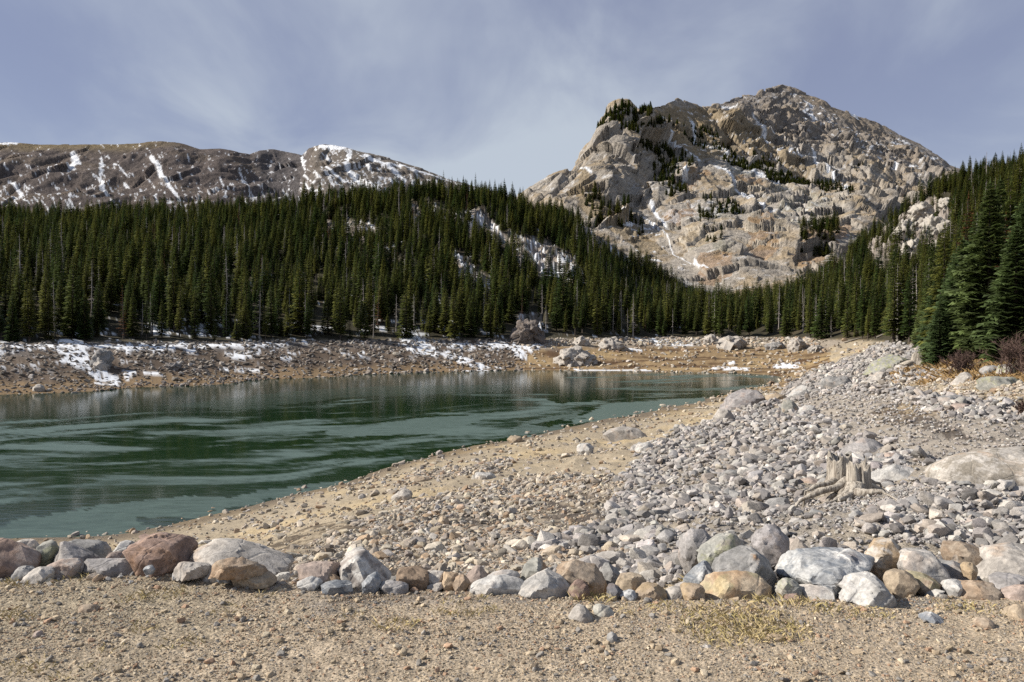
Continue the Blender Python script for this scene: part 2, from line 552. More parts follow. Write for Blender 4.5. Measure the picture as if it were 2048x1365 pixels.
def ground_colors(x, y, z):
    uu, vv, nu, nv, d = ground_zones(x, y, z)
    n1 = fbm2(x, y, 0.9, 4, 71, 0.6)
    n2 = fbm2(x, y, 6.0, 4, 81, 0.55)
    n3 = fbm2(x, y, 0.22, 3, 91, 0.6)
    c = np.tile(np.float32((0.33, 0.275, 0.20)), (len(x), 1))             # sandy bank
    c = lerp(c, (0.41, 0.325, 0.205), sstep(n2, -0.1, 0.45))
    onc = (d < 9) & (z > -0.25)
    c[onc] = np.float32((0.36, 0.295, 0.22))
    c = lerp(c, (0.40, 0.325, 0.235), (sstep(n1, 0.0, 0.5) * 0.7 * onc))
    c = lerp(c, (0.23, 0.20, 0.14), (sstep(n2, 0.1, 0.5) * 0.5 * onc))
    m = in_poly(uu, vv, MIDGRAV).astype(np.float32)
    c = lerp(c, (0.25, 0.215, 0.18), m * (0.5 + 0.5 * sstep(n1, -0.5, 0.2)))
    m = in_poly(uu, vv, SCREE).astype(np.float32)
    c = lerp(c, (0.235, 0.212, 0.185), m * (0.6 + 0.4 * sstep(n1, -0.4, 0.3)))
    m = in_poly(uu, vv, PATHDIRT).astype(np.float32)
    c = lerp(c, (0.30, 0.265, 0.225), m)
    m = in_poly(uu, vv, RBANK).astype(np.float32)
    c = lerp(c, (0.33, 0.30, 0.275), m)
    # far shore
    far = (d > 90) & (z < -0.2) & (y > W(790) * 0.95)
    left = far & (uu < 1045)
    hgt = z - ZW
    cl = np.tile(np.float32((0.125, 0.092, 0.066)), (len(x), 1))
    cl = lerp(cl, (0.19, 0.15, 0.115), sstep(n1 + 0.5 * n2, 0.0, 0.5))
    cl = lerp(cl, (0.25, 0.17, 0.09), sstep(1.7 - hgt + 0.9 * n2, 0.0, 0.8) * 0.85)
    cl = lerp(cl, (0.15, 0.14, 0.135), sstep(hgt, 3.7, 4.6) * sstep(n2, -0.3, 0.2) * 0.7)
    c[left] = cl[left] * np.float32((0.84, 0.84, 0.86))
    fl = far & ~left
    cf = np.tile(np.float32((0.25, 0.175, 0.095)), (len(x), 1))
    st = fbm2(x * 0.35, y * 1.0, 5.0, 4, 95, 0.6)
    cf = lerp(cf, (0.095, 0.055, 0.028), sstep(st, 0.02, 0.34))
    cf = lerp(cf, (0.36, 0.26, 0.135), sstep(-st, 0.15, 0.5))
    cf = lerp(cf, (0.30, 0.265, 0.225), sstep(hgt + n2, 3.4, 4.6) * 0.8)
    mfl = fl & ~in_poly(uu, vv, RBANK) & ((uu < 1660) | (y > 170))
    c[mfl] = cf[mfl]
    # forest floor and hillside
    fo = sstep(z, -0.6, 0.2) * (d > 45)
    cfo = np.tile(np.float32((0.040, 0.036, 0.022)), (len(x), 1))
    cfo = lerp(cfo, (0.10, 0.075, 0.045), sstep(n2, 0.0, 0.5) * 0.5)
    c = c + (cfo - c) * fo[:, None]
    # dry grass and bare soil on the right bank under the firs
    rg = sstep(uu, 1740, 1800) * sstep(d, 26, 32) * (1 - sstep(d, 55, 75)) * sstep(n2 + 0.3 * n1, -0.25, 0.1)
    c = lerp(c, (0.245, 0.18, 0.10), rg * 0.7)
    glade = np.zeros(len(x), np.float32)
    for g in GLADES:
        glade = np.maximum(glade, in_poly(uu, vv, g).astype(np.float32) * (d > 180))
    rk = sstep(n1 + n2, -0.4, 0.4)[:, None]
    c = c + ((np.float32((0.15, 0.125, 0.105)) * (1 - rk) + np.float32((0.30, 0.265, 0.235)) * rk) - c) * glade[:, None]
    # wet trickles
    wet = np.zeros(len(x), np.float32)
    for w in WET:
        wet = np.maximum(wet, in_poly(uu, vv, w).astype(np.float32))
    wet = wet * sstep(n1 + 0.6 * n3, -0.45, 0.1)
    rim = (1 - sstep(z - ZW, 0.06, 0.48)) * (d < 100)
    wet = np.maximum(wet, 0.75 * rim)
    c = c * (1 - 0.66 * wet[:, None]) * (1 - wet[:, None] * np.float32((0.0, 0.08, 0.16)))
    # snow and ice
    u0_, v0_ = to_pix(x, y, z)
    sn = np.zeros(len(x), np.float32)
    for s in SNOW_LOW:
        sn = np.maximum(sn, in_poly(uu, vv, s).astype(np.float32) * (d > 60))
    pit = fbm2(x, y, 1.6, 3, 141, 0.7)
    sn *= np.maximum(sstep(pit + 0.35 * n2, -0.42, -0.10), 0.9 * in_poly(u0_, v0_, [(190, 687), (330, 690), (560, 687), (575, 692), (330, 697), (200, 694)]))
    thin = (z > -0.9) & (d > 100) & (uu < 1420)
    shore = thin & (z < 4.5)
    sn = np.maximum(sn, sstep(pit * 0.8 + n2 * 0.8, 0.34, 0.52) * shore * 0.95 * (uu < 1080))
    sn = np.maximum(sn, sstep(pit * 0.7 + n2 * 0.7, 0.5, 0.66) * thin * 0.9)
    sn = np.maximum(sn, sstep(pit + n2 * 0.5, 0.5, 0.62) * ((d > 100) & (uu < 1040) & (z < -0.9)) * 0.8 * sstep(hgt, 1.5, 3.5))
    sn = np.maximum(sn, glade * sstep(pit + 0.8 * n2, 0.26, 0.44) * (uu < 1460))
    c = lerp(c, (0.72, 0.745, 0.79), sn)
    c *= (1 + 0.20 * n3 * (1 - sn))[:, None]
    return np.clip(c, 0.01, 0.9), wet, sn


def mat_ground():
    m, nt, b = new_mat('ground_earth')
    ca = nt.n('ShaderNodeAttribute', attribute_name='col')
    wa = nt.n('ShaderNodeAttribute', attribute_name='wet')
    geo = nt.n('ShaderNodeNewGeometry')
    P = geo.outputs['Position']
    sepw = nt.n('ShaderNodeSeparateColor')
    nt.l(wa.outputs['Color'], sepw.inputs[0])
    fine = nt.noise(P, 55.0, 4, 0.7)
    mid = nt.noise(P, 9.0, 5, 0.65)
    vor = nt.n('ShaderNodeTexVoronoi')
    nt.l(P, vor.inputs['Vector'])
    vor.inputs['Scale'].default_value = 38.0
    cell = nt.n('ShaderNodeSeparateColor')
    nt.l(vor.outputs['Color'], cell.inputs[0])
    grain = nt.math('ADD', nt.ramp(fine, 0.3, 0.7, 0.62, 1.32), nt.math('MULTIPLY', nt.math('SUBTRACT', cell.outputs[0], 0.5), 0.30))
    grain = nt.math('MULTIPLY', grain, nt.ramp(mid, 0.3, 0.7, 0.82, 1.18))
    notsnow = nt.math('SUBTRACT', 1.0, sepw.outputs[1])
    g2 = nt.math('ADD', nt.math('MULTIPLY', nt.math('SUBTRACT', grain, 1.0), notsnow), 1.0)
    sc = nt.n('ShaderNodeVectorMath', operation='SCALE')
    nt.l(ca.outputs['Color'], sc.inputs[0])
    nt.l(g2, sc.inputs[3])
    nt.l(sc.outputs[0], b.inputs['Base Color'])
    nt.l(nt.ramp(sepw.outputs[0], 0.3, 0.9, 0.95, 0.42), b.inputs['Roughness'])
    h = nt.math('ADD', nt.math('MULTIPLY', fine, 0.5), nt.math('ADD', nt.math('MULTIPLY', mid, 1.6), nt.math('MULTIPLY', vor.outputs['Distance'], -0.5)))
    nt.l(nt.bump(h, 0.6, 0.03), b.inputs['Normal'])
    return m


def build_ground():
    az = np.radians(np.concatenate([np.arange(-180, -60, 6), np.arange(-60, -34, 0.6), np.arange(-34, 34, 0.083), np.arange(34, 60, 0.6), np.arange(60, 181, 6)]))
    d = np.concatenate([[0.35, 1.0, 1.8, 2.6], np.arange(3.2, 9.0, 0.038), np.exp(np.arange(math.log(9.0), math.log(660), 0.0125)), [700, 900, 2000, 5000, 9000]])
    A, D = np.meshgrid(az, d, indexing='ij')
    R = D / np.maximum(np.cos(A), 0.6)
    X, Y = R * np.sin(A), R * np.cos(A)
    x, y = X.ravel(), Y.ravel()
    z = gz(x, y)
    far = np.hypot(x, y) > 1400
    z[far] = -40.0
    near = sstep(np.hypot(x, y), 3, 5) * 0.5 + 0.5
    z = z + fbm2(x, y, 0.16, 3, 101, 0.6) * 0.012 * near * (np.hypot(x, y) < 14)
    c, wet, sn = ground_colors(x, y, z)
    z = z + sn * 0.10
    aux = np.stack([wet, sn, np.zeros_like(sn)], 1)
    na, nd = len(az), len(d)
    i = np.arange(na - 1)[:, None] * nd + np.arange(nd - 1)[None, :]
    q = np.stack([i, i + nd, i + nd + 1, i + 1], -1).reshape(-1, 4)[:, ::-1]
    V = np.stack([x, y, z], 1)
    me = mesh_np('ground', V, [q], True, {'col': c, 'wet': aux}, [mat_ground()])
    # close the small hole under the tripod
    return link('ground', me, kind='structure', label='sandy gravel dam crest, stony lake bed and wooded valley sides')


GROUND = build_ground()


# ------------------------------------------------------------------ lake
ICE = [([(1018, 872), (1024, 858), (1060, 843), (1110, 832), (1165, 822), (1152, 834), (1146, 846), (1134, 853), (1142, 858), (1120, 864)], 0.62),
       ([(1146, 843), (1182, 826), (1196, 813), (1230, 808), (1330, 800), (1410, 796), (1400, 806), (1300, 826), (1230, 840), (1140, 849)], 0.95),
       ([(640, 868), (740, 850), (830, 838), (1000, 825), (960, 842), (900, 860), (760, 872), (660, 874)], 0.75),
       ([(-80, 1088), (0, 1046), (200, 1010), (450, 992), (640, 962), (720, 962), (600, 1002), (420, 1068), (380, 1090)], 0.62),
       ([(330, 812), (560, 785), (760, 772), (1040, 770), (1000, 785), (700, 795), (480, 822)], 0.35)]
OPEN_WATER = [[(286, 1048), (310, 1032), (420, 1030), (424, 1038), (360, 1056), (300, 1058)], [(456, 1018), (520, 1000), (590, 992), (605, 1000), (540, 1026), (480, 1032)], [(880, 905), (960, 888), (1040, 872), (1010, 888), (930, 905)],
              [(500, 888), (620, 880), (640, 886), (520, 893)], [(1060, 850), (1130, 838), (1145, 845), (1100, 855)], [(1100, 800), (1220, 790), (1240, 797), (1120, 808)]]


def build_lake():
    m, nt, b = new_mat('lake_water')
    geo = nt.n('ShaderNodeNewGeometry')
    P = geo.outputs['Position']
    fa = nt.n('ShaderNodeAttribute', attribute_name='film')
    fleck = nt.noise(nt.mapping(P, (0.6, 1.7, 1), (0, 0, math.radians(-24))), 1.0, 6, 0.75, 0.8)
    film = nt.ramp(nt.math('ADD', fa.outputs['Fac'], nt.math('MULTIPLY', nt.math('SUBTRACT', fleck, 0.5), 1.0)), 0.05, 1.0)
    nt.l(nt.mix(film, (0.007, 0.024, 0.008), (0.092, 0.135, 0.116)), b.inputs['Base Color'])
    nt.l(nt.ramp(film, 0.0, 1.0, 0.10, 0.32), b.inputs['Roughness'])
    b.inputs['IOR'].default_value = 1.33
    b.inputs['Specular IOR Level'].default_value = 0.30
    r1 = nt.noise(nt.mapping(P, (0.8, 2.2, 1)), 1.0, 3, 0.5)
    nt.l(nt.bump(r1, 0.22, 0.03), b.inputs['Normal'])
    az = np.radians(np.concatenate([np.arange(-62, -34, 1.0), np.arange(-34, 34, 0.2)]))
    d = np.exp(np.linspace(math.log(18), math.log(215), 300))
    A, D = np.meshgrid(az, d, indexing='ij')
    x, y = (D * np.tan(A)).ravel(), D.ravel()
    u, v = to_pix(x, y, np.full(len(x), ZW))
    c20, s20 = math.cos(0.42), math.sin(0.42)
    rx, ry = x * c20 + y * s20, -x * s20 + y * c20
    rx, ry = rx + fbm2(x, y, 24, 2, 403) * 9, ry + fbm2(x, y, 24, 2, 405) * 6
    w = fbm2(rx, ry, 30, 2, 401) * 5
    band = fbm2(rx * 0.36, ry + w, 5.5, 6, 411, 0.6)
    big = fbm2(rx * 0.35, ry, 26, 3, 421)
    thin = 1 - np.abs(fbm2(rx * 0.30 + 5, ry * 1.25 + w, 4.2, 5, 451, 0.6)) * 3.0
    bb = band * 0.9 + big * 0.5
    film_v = sstep(bb, -0.15, 0.55) * 0.30 + sstep(bb, 0.0, 0.06) * 0.16 + sstep(bb, 0.25, 0.30) * 0.14 + np.clip(thin, 0, 1) * 0.42 * sstep(big + 0.4 * band, -0.35, 0.3)
    j1, j2 = fbm2(x, y, 3.0, 4, 431, 0.6), fbm2(x, y, 3.0, 4, 441, 0.6)
    px = F / y
    uj, vj = u + j1 * px * 1.2, v + j2 * px * 8 / y * 1.1
    # open ruffled water along the far side
    film_v *= 1 - 0.75 * sstep(y, 0, 1) * (1 - sstep(vj, np.interp(u, [0, 300, 600, 1000, 1200], [838, 815, 788, 768, 745]), np.interp(u, [0, 300, 600, 1000, 1200], [838, 815, 788, 768, 745]) + 3))
    for pl, k in ICE:
        film_v = np.where(in_poly(uj, vj, pl), np.maximum(film_v * 0.6, k), film_v)
    for pl in OPEN_WATER:
        film_v = np.where(in_poly(uj, vj, pl), 0.0, film_v)
    na, nd = len(az), len(d)
    i = np.arange(na - 1)[:, None] * nd + np.arange(nd - 1)[None, :]
    q = np.stack([i, i + nd, i + nd + 1, i + 1], -1).reshape(-1, 4)[:, ::-1]
    me = mesh_np('lake', np.stack([x, y, np.full(len(x), ZW)], 1), [q], True, {'film': np.repeat(film_v[:, None], 3, 1)}, [m])
    return link('lake', me, kind='structure', label='dark green half frozen mountain lake')


build_lake()


# ------------------------------------------------------------------ mountains
def mat_mountain(name, s):
    m, nt, b = new_mat(name)
    ca = nt.n('ShaderNodeAttribute', attribute_name='col')
    geo = nt.n('ShaderNodeNewGeometry')
    P = geo.outputs['Position']
    f = nt.noise(P, 0.35 * s, 6, 0.72)
    g = nt.noise(P, 0.06 * s, 5, 0.65)
    k = nt.math('MULTIPLY', nt.ramp(f, 0.25, 0.75, 0.62, 1.36), nt.ramp(g, 0.3, 0.7, 0.85, 1.15))
    sn = nt.n('ShaderNodeAttribute', attribute_name='wet')
    sep = nt.n('ShaderNodeSeparateColor')
    nt.l(sn.outputs['Color'], sep.inputs[0])
    k2 = nt.math('ADD', nt.math('MULTIPLY', nt.math('SUBTRACT', k, 1.0), nt.math('SUBTRACT', 1.0, sep.outputs[1])), 1.0)
    sc = nt.n('ShaderNodeVectorMath', operation='SCALE')
    nt.l(ca.outputs['Color'], sc.inputs[0])
    nt.l(k2, sc.inputs[3])
    nt.l(sc.outputs[0], b.inputs['Base Color'])
    b.inputs['Roughness'].default_value = 1.0
    b.inputs['Specular IOR Level'].default_value = 0.05
    nt.l(nt.bump(f, 0.7, 4.0 / s), b.inputs['Normal'])
    return m


def rbf(pts, vals, Q, scale):
    P = np.asarray(pts, float) / scale
    A = np.linalg.norm(P[:, None] - P[None], axis=-1)
    n = len(P)
    M = np.zeros((n + 3, n + 3))
    M[:n, :n] = A
    M[:n, n] = 1
    M[:n, n + 1:] = P
    M[n, :n] = 1
    M[n + 1:, :n] = P.T
    w = np.linalg.solve(M, np.concatenate([vals, np.zeros(3)]))
    q = Q / scale
    out = np.full(len(q), w[n])
    out += q @ w[n + 1:]
    for k in range(n):
        out += w[k] * np.hypot(q[:, 0] - P[k, 0], q[:, 1] - P[k, 1])
    return out


def grid_normals(P):
    du = np.gradient(P, axis=0)
    dv = np.gradient(P, axis=1)
    n = np.cross(du, dv)
    n /= np.linalg.norm(n, axis=-1, keepdims=True) + 1e-9
    return n


PEAK_SIL = [(900, 470), (1000, 420), (1050, 387), (1080, 368), (1110, 354), (1145, 345), (1160, 318), (1185, 278), (1200, 252), (1212, 235), (1222, 213), (1240, 205), (1256, 207), (1266, 220), (1290, 209), (1305, 214), (1330, 209), (1355, 197), (1378, 207), (1405, 214), (1438, 214), (1462, 199), (1485, 192), (1510, 193), (1522, 184), (1545, 177), (1566, 171), (1590, 177), (1612, 190), (1640, 199), (1662, 216), (1700, 226), (1740, 240), (1770, 252), (1800, 270), (1840, 288), (1870, 310), (1898, 331), (1940, 348), (1980, 368), (2060, 396), (2150, 430)]
PEAK_DEPTH = [(900, 470, 800), (1000, 610, 480), (1400, 610, 470), (1800, 610, 450), (2150, 610, 450), (1050, 387, 850), (1100, 480, 610), (1145, 345, 850), (1145, 420, 720), (1200, 450, 680),
              (1200, 350, 790), (1200, 252, 900), (1240, 205, 940), (1300, 300, 890), (1300, 400, 790), (1300, 480, 650), (1290, 209, 980), (1355, 197, 1100), (1410, 214, 1180),
              (1440, 300, 980), (1440, 350, 850), (1440, 400, 760), (1440, 480, 590), (1480, 192, 1380), (1566, 171, 1520), (1566, 260, 1280), (1570, 330, 1020),
              (1570, 400, 800), (1570, 450, 660), (1570, 520, 545), (1650, 199, 1520), (1650, 300, 1180), (1650, 380, 900), (1700, 420, 720), (1740, 240, 1520), (1750, 330, 1180), (1840, 288, 1500), (1898, 331, 1420),
              (1850, 380, 1050), (1980, 368, 1400), (2150, 430, 1300), (1850, 480, 700)]
PEAK_SNOW = [[(1322, 252), (1345, 290), (1368, 305), (1396, 322)], [(1378, 238), (1390, 262), (1392, 285)], [(1442, 226), (1482, 236), (1515, 262), (1545, 278)], [(1500, 262), (1524, 285), (1530, 300)], [(1560, 280), (1592, 294)],
             [(1618, 308), (1632, 330), (1655, 352), (1672, 378), (1694, 388)], [(1608, 222), (1642, 245)], [(1606, 205), (1622, 214)], [(1424, 348), (1462, 370), (1482, 398), (1512, 416), (1556, 430)], [(1285, 440), (1312, 452), (1330, 470), (1345, 505), (1380, 530), (1418, 545)],
             [(1165, 345), (1190, 372)], [(1300, 425), (1335, 455)], [(1735, 338), (1762, 324)], [(1776, 341), (1792, 330)], [(1700, 226), (1716, 236)], [(1710, 292), (1724, 302)], [(1840, 330), (1870, 318)], [(1365, 375), (1378, 362)], [(1470, 385), (1500, 405)], [(1500, 350), (1560, 375)], [(1610, 240), (1625, 240)], [(1330, 238), (1345, 262)]]


def build_peak():
    us = np.linspace(960, 2110, 680)
    nv = 350
    sil = np.interp(us, [p[0] for p in PEAK_SIL], [p[1] for p in PEAK_SIL])
    t = np.linspace(0, 1, nv)
    U = np.repeat(us[:, None], nv, 1)
    Vv = 610 + (sil[:, None] - 610) * t[None, :]
    Q = np.stack([U.ravel(), Vv.ravel()], 1)
    dep = rbf([p[:2] for p in PEAK_DEPTH], np.log([p[2] for p in PEAK_DEPTH]), Q, 100.0).reshape(U.shape)
    dep = np.exp(np.maximum.accumulate(dep, axis=1))
    a, b = (U - 1024) / F, -(Vv - 682.5) / F
    dy, dz = cp + b * sp_, -sp_ + b * cp
    s = dep / dy
    P = np.stack([a * s, dep, CAMZ + dz * s], -1)
    # the far side, dropping away behind the ridge
    back = []
    for k, (dd, dh) in enumerate(((25, 4), (70, 22), (160, 80), (400, 260), (900, 520))):
        r = P[:, -1].copy()
        k_ = 1 + dd / r[:, 1]
        r[:, 0] *= k_
        r[:, 1] += dd
        r[:, 2] = np.maximum(r[:, 2] - dh, -60)
        back.append(r)
    P = np.concatenate([P, np.stack(back, 1)], 1)
    nr = P.shape[1]
    N = grid_normals(P)
    N[N[..., 1] > 0.2] *= 1
    N = np.where((N[..., 2:3] < 0), -N, N)
    fp = P.reshape(-1, 3)
    # ribs and gullies run down to the right, cliffs break across them
    ang = math.radians(38)
    q = fp.copy()
    q = np.stack([fp[:, 0] * math.cos(ang) + fp[:, 2] * math.sin(ang), fp[:, 1] * 0.6, -fp[:, 0] * math.sin(ang) + fp[:, 2] * math.cos(ang)], 1)
    warp = np.stack([fbm3(fp, 60, 2, 5), fbm3(fp, 60, 2, 6), fbm3(fp, 60, 2, 7)], 1) * 18
    rib = fbm3((q + warp) * np.array((0.38, 1, 1.2)), 75, 6, 40, 0.56, True)
    crag = fbm3((fp + warp * 0.5) * np.array((1.35, 1.0, 0.8)), 34, 5, 60, 0.55, True)
    lump = fbm3(fp, 150, 3, 80)
    w2 = warp * 0.35
    qa = (q + w2) * np.array((0.55, 1, 1.15))
    fa = facets(qa, 85.0, 301) + 0.0
    fb = facets(qa + 31, 34.0, 302)
    fc = facets(qa + w2 * 0.5 + 57, 13.0, 303)
    fine = fbm3((q + warp * 0.4) * np.array((0.6, 1, 1.3)), 15, 4, 85, 0.6, True)
    scl = np.clip(fp[:, 1] / 900.0, 0.55, 1.4)
    uP, vP = to_pix(fp[:, 0], fp[:, 1], fp[:, 2])
    talus = sstep(fbm3(fp, 120, 3, 90) + 0.35 * (in_poly(uP, vP, [(1160, 470), (1290, 440), (1420, 560), (1220, 540)]) | in_poly(uP, vP, [(1300, 225), (1420, 225), (1640, 380), (1560, 400), (1400, 330)])), 0.05, 0.4)
    cragm = in_poly(uP + 10, vP, [(1040, 470), (1050, 370), (1140, 330), (1235, 195), (1310, 200), (1380, 330), (1390, 420), (1300, 450), (1200, 460)]).astype(np.float32)
    talus = talus * (1 - cragm)
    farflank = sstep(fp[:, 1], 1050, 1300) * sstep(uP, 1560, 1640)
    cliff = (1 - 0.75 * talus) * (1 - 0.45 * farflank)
    top = np.linspace(0, 1, nr)
    edge = np.where(np.arange(nr) < nv, 1 - 0.75 * sstep(np.arange(nr) / nv, 0.84, 0.99), 0.25)
    edge = np.tile(edge, len(us))
    sq = (fp[:, 2] * 0.85 + fp[:, 0] * 0.5 - fp[:, 1] * 0.15 + lump * 40 + warp[:, 0]) / 34.0
    fr = sq - np.floor(sq)
    ledge = np.where(fr < 0.75, fr / 0.75, (1 - fr) / 0.25) - 0.5
    disp = (ledge * 3.0 * cliff + rib * 5.0 * cliff + (fa * (0.15 + 0.13 * cragm) + fb * (0.27 + 0.15 * cragm)) * cliff + fc * 0.42 * (0.35 + 0.65 * cliff) + crag * 1.8 * cliff + fine * 1.6 + lump * 8) * scl * edge
    dirn = N.reshape(-1, 3) * 0.75 + np.array((-0.12, -0.25, 0.12))
    D = fp + dirn * disp[:, None]
    P2 = D.reshape(len(us), nr, 3)
    N2 = grid_normals(P2).reshape(-1, 3)
    N2 = np.where(N2[:, 2:3] < 0, -N2, N2)
    up = N2[:, 2]
    ud = np.concatenate([U, np.repeat(us[:, None], nr - nv, 1)], 1).ravel()
    vd = np.concatenate([Vv, np.repeat(sil[:, None], nr - nv, 1)], 1).ravel()
    lo = fbm3(fp, 110, 4, 120, 0.6)
    md = fbm3(fp, 22, 4, 130, 0.6)
    hi = fbm3(fp, 7, 3, 135, 0.6)
    c = np.tile(np.float32((0.33, 0.30, 0.265)), (len(fp), 1))
    c = lerp(c, (0.40, 0.345, 0.28), sstep(lo + 0.4 * md, -0.1, 0.5))
    c = lerp(c, (0.235, 0.215, 0.195), sstep(md + 0.6 * hi, 0.1, 0.6) * 0.7)
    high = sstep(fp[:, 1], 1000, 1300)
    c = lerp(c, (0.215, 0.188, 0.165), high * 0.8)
    c *= 0.97
    mead = (in_poly(ud + 18 * md, vd + 12 * md, [(1290, 225), (1340, 215), (1430, 225), (1500, 270), (1640, 345), (1600, 360), (1480, 310), (1400, 320), (1350, 300)]) | in_poly(ud + 18 * md, vd + 12 * md, [(1170, 345), (1200, 400), (1290, 470), (1330, 500), (1290, 510), (1150, 420)])).astype(np.float32)
    c = lerp(c, (0.245, 0.185, 0.105), mead * 0.65)
    # pale slabs low in the middle
    sl = (in_poly(ud, vd, [(1440, 330), (1520, 360), (1700, 420), (1690, 470), (1560, 480), (1460, 410)]) | in_poly(ud, vd, [(1330, 460), (1480, 420), (1600, 440), (1580, 500), (1400, 530)])).astype(np.float32)
    c = lerp(c, (0.43, 0.385, 0.32), sl * sstep(md + lo, -0.3, 0.3) * 0.85)
    c = lerp(c, (0.26, 0.255, 0.21), sl * sstep(md - lo, 0.2, 0.6) * 0.6)
    # straw grass on easy slopes
    gr = sstep(up, 0.50, 0.72) * sstep(lo + 0.6 * md, -0.25, 0.25) * (1 - 0.55 * high)
    c = lerp(c, (0.27, 0.20, 0.115), gr * 0.6)
    rustm = np.zeros(len(fp), np.float32)
    for pl in ([(1345, 390), (1390, 345), (1420, 360), (1380, 385), (1350, 395)], [(1330, 440), (1380, 420), (1395, 430), (1345, 455)], [(1490, 470), (1540, 465), (1560, 505), (1500, 530)], [(1470, 370), (1540, 360), (1545, 380), (1475, 382)], [(1640, 460), (1700, 450), (1690, 500), (1600, 545), (1590, 520)], [(1400, 520), (1470, 520), (1460, 560), (1390, 560)]):
        rustm = np.maximum(rustm, in_poly(ud + 14 * md, vd + 8 * md, pl).astype(np.float32))
    c = lerp(c, (0.29, 0.155, 0.06), rustm * 0.42 * sstep(up + 0.3 * md, 0.25, 0.6))
    sn = np.zeros(len(fp), np.float32)
    for k, pl in enumerate(PEAK_SNOW):
        dd = (2.6 if k == 9 else 1.0) * seg_dist(ud + 5 * md + 3 * hi, vd + 5 * hi + 3 * md, pl)
        sn = np.maximum(sn, 1 - sstep(dd, 1.3, 3.6))
    sn *= sstep(hi + 0.5 * md, -0.7, -0.35)
    sprk = sstep(hi * 0.9 + md * 0.6 - 0.5 * lo, 0.42, 0.58) * sstep(up, 0.35, 0.6)
    sprk *= 0.35 + 0.65 * (in_poly(ud, vd, [(1300, 220), (1420, 215), (1560, 290), (1640, 330), (1500, 330), (1350, 290)]) | in_poly(ud, vd, [(1180, 430), (1290, 430), (1420, 545), (1260, 520)]) | in_poly(ud, vd, [(1560, 180), (1800, 260), (1850, 340), (1720, 320)]))
    sn = np.clip(np.maximum(sn, sprk), 0, 1)
    c = lerp(c, (0.80, 0.82, 0.86), sn)
    aux = np.stack([sn * 0, sn, sn * 0], 1)
    i = np.arange(len(us) - 1)[:, None] * nr + np.arange(nr - 1)[None, :]
    qd = np.stack([i, i + nr, i + nr + 1, i + 1], -1).reshape(-1, 4)
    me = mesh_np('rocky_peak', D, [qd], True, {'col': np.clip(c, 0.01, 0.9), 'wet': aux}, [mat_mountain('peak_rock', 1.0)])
    link('mountain', me, kind='structure', label='craggy tan rock peak with snow gullies above the valley')
    # look-up: design pixel -> surface point
    return us, sil, nv, D.reshape(len(us), nr, 3)


PK_U, PK_SIL, PK_NV, PK_P = build_peak()


def peak_pt(u, v):
    a = (u - PK_U[0]) / (PK_U[1] - PK_U[0])
    i = int(np.clip(round(a), 0, len(PK_U) - 1))
    t = (v - 610) / (PK_SIL[i] - 610)
    j = int(np.clip(round(t * (PK_NV - 1)), 0, PK_NV - 1))
    return PK_P[i, j]


RIDGE_SIL = [(-400, 300), (-100, 283), (0, 286), (60, 288), (140, 292), (230, 291), (290, 286), (322, 282), (350, 285), (375, 292), (400, 300), (440, 299), (470, 305), (500, 311), (520, 303), (548, 300), (580, 305), (604, 311), (618, 297), (640, 290), (665, 291), (690, 296), (720, 305), (780, 318), (840, 338), (890, 357), (950, 375), (1050, 400), (1200, 440)]
RIDGE_SNOW = [([(150, 318), (156, 330), (148, 345)], 7), ([(203, 322), (208, 345), (204, 375), (215, 395)], 4), ([(306, 322), (322, 345), (322, 352)], 5), ([(325, 360), (345, 385), (358, 402)], 3), ([(20, 365), (38, 385), (48, 398), (30, 402)], 4), ([(0, 290), (35, 288)], 3), ([(478, 350), (495, 380), (500, 395)], 2),
              ([(606, 315), (615, 350), (628, 390)], 1.6), ([(700, 305), (690, 335), (698, 350), (722, 372)], 5), ([(730, 315), (770, 330), (800, 352), (808, 362)], 4), ([(640, 294), (690, 297)], 4), ([(640, 330), (665, 355), (700, 370)], 2.5), ([(760, 325), (850, 350), (880, 360)], 2), ([(230, 330), (260, 360)], 1.5), ([(120, 340), (100, 370)], 1.5), ([(440, 360), (455, 385)], 1.5)]


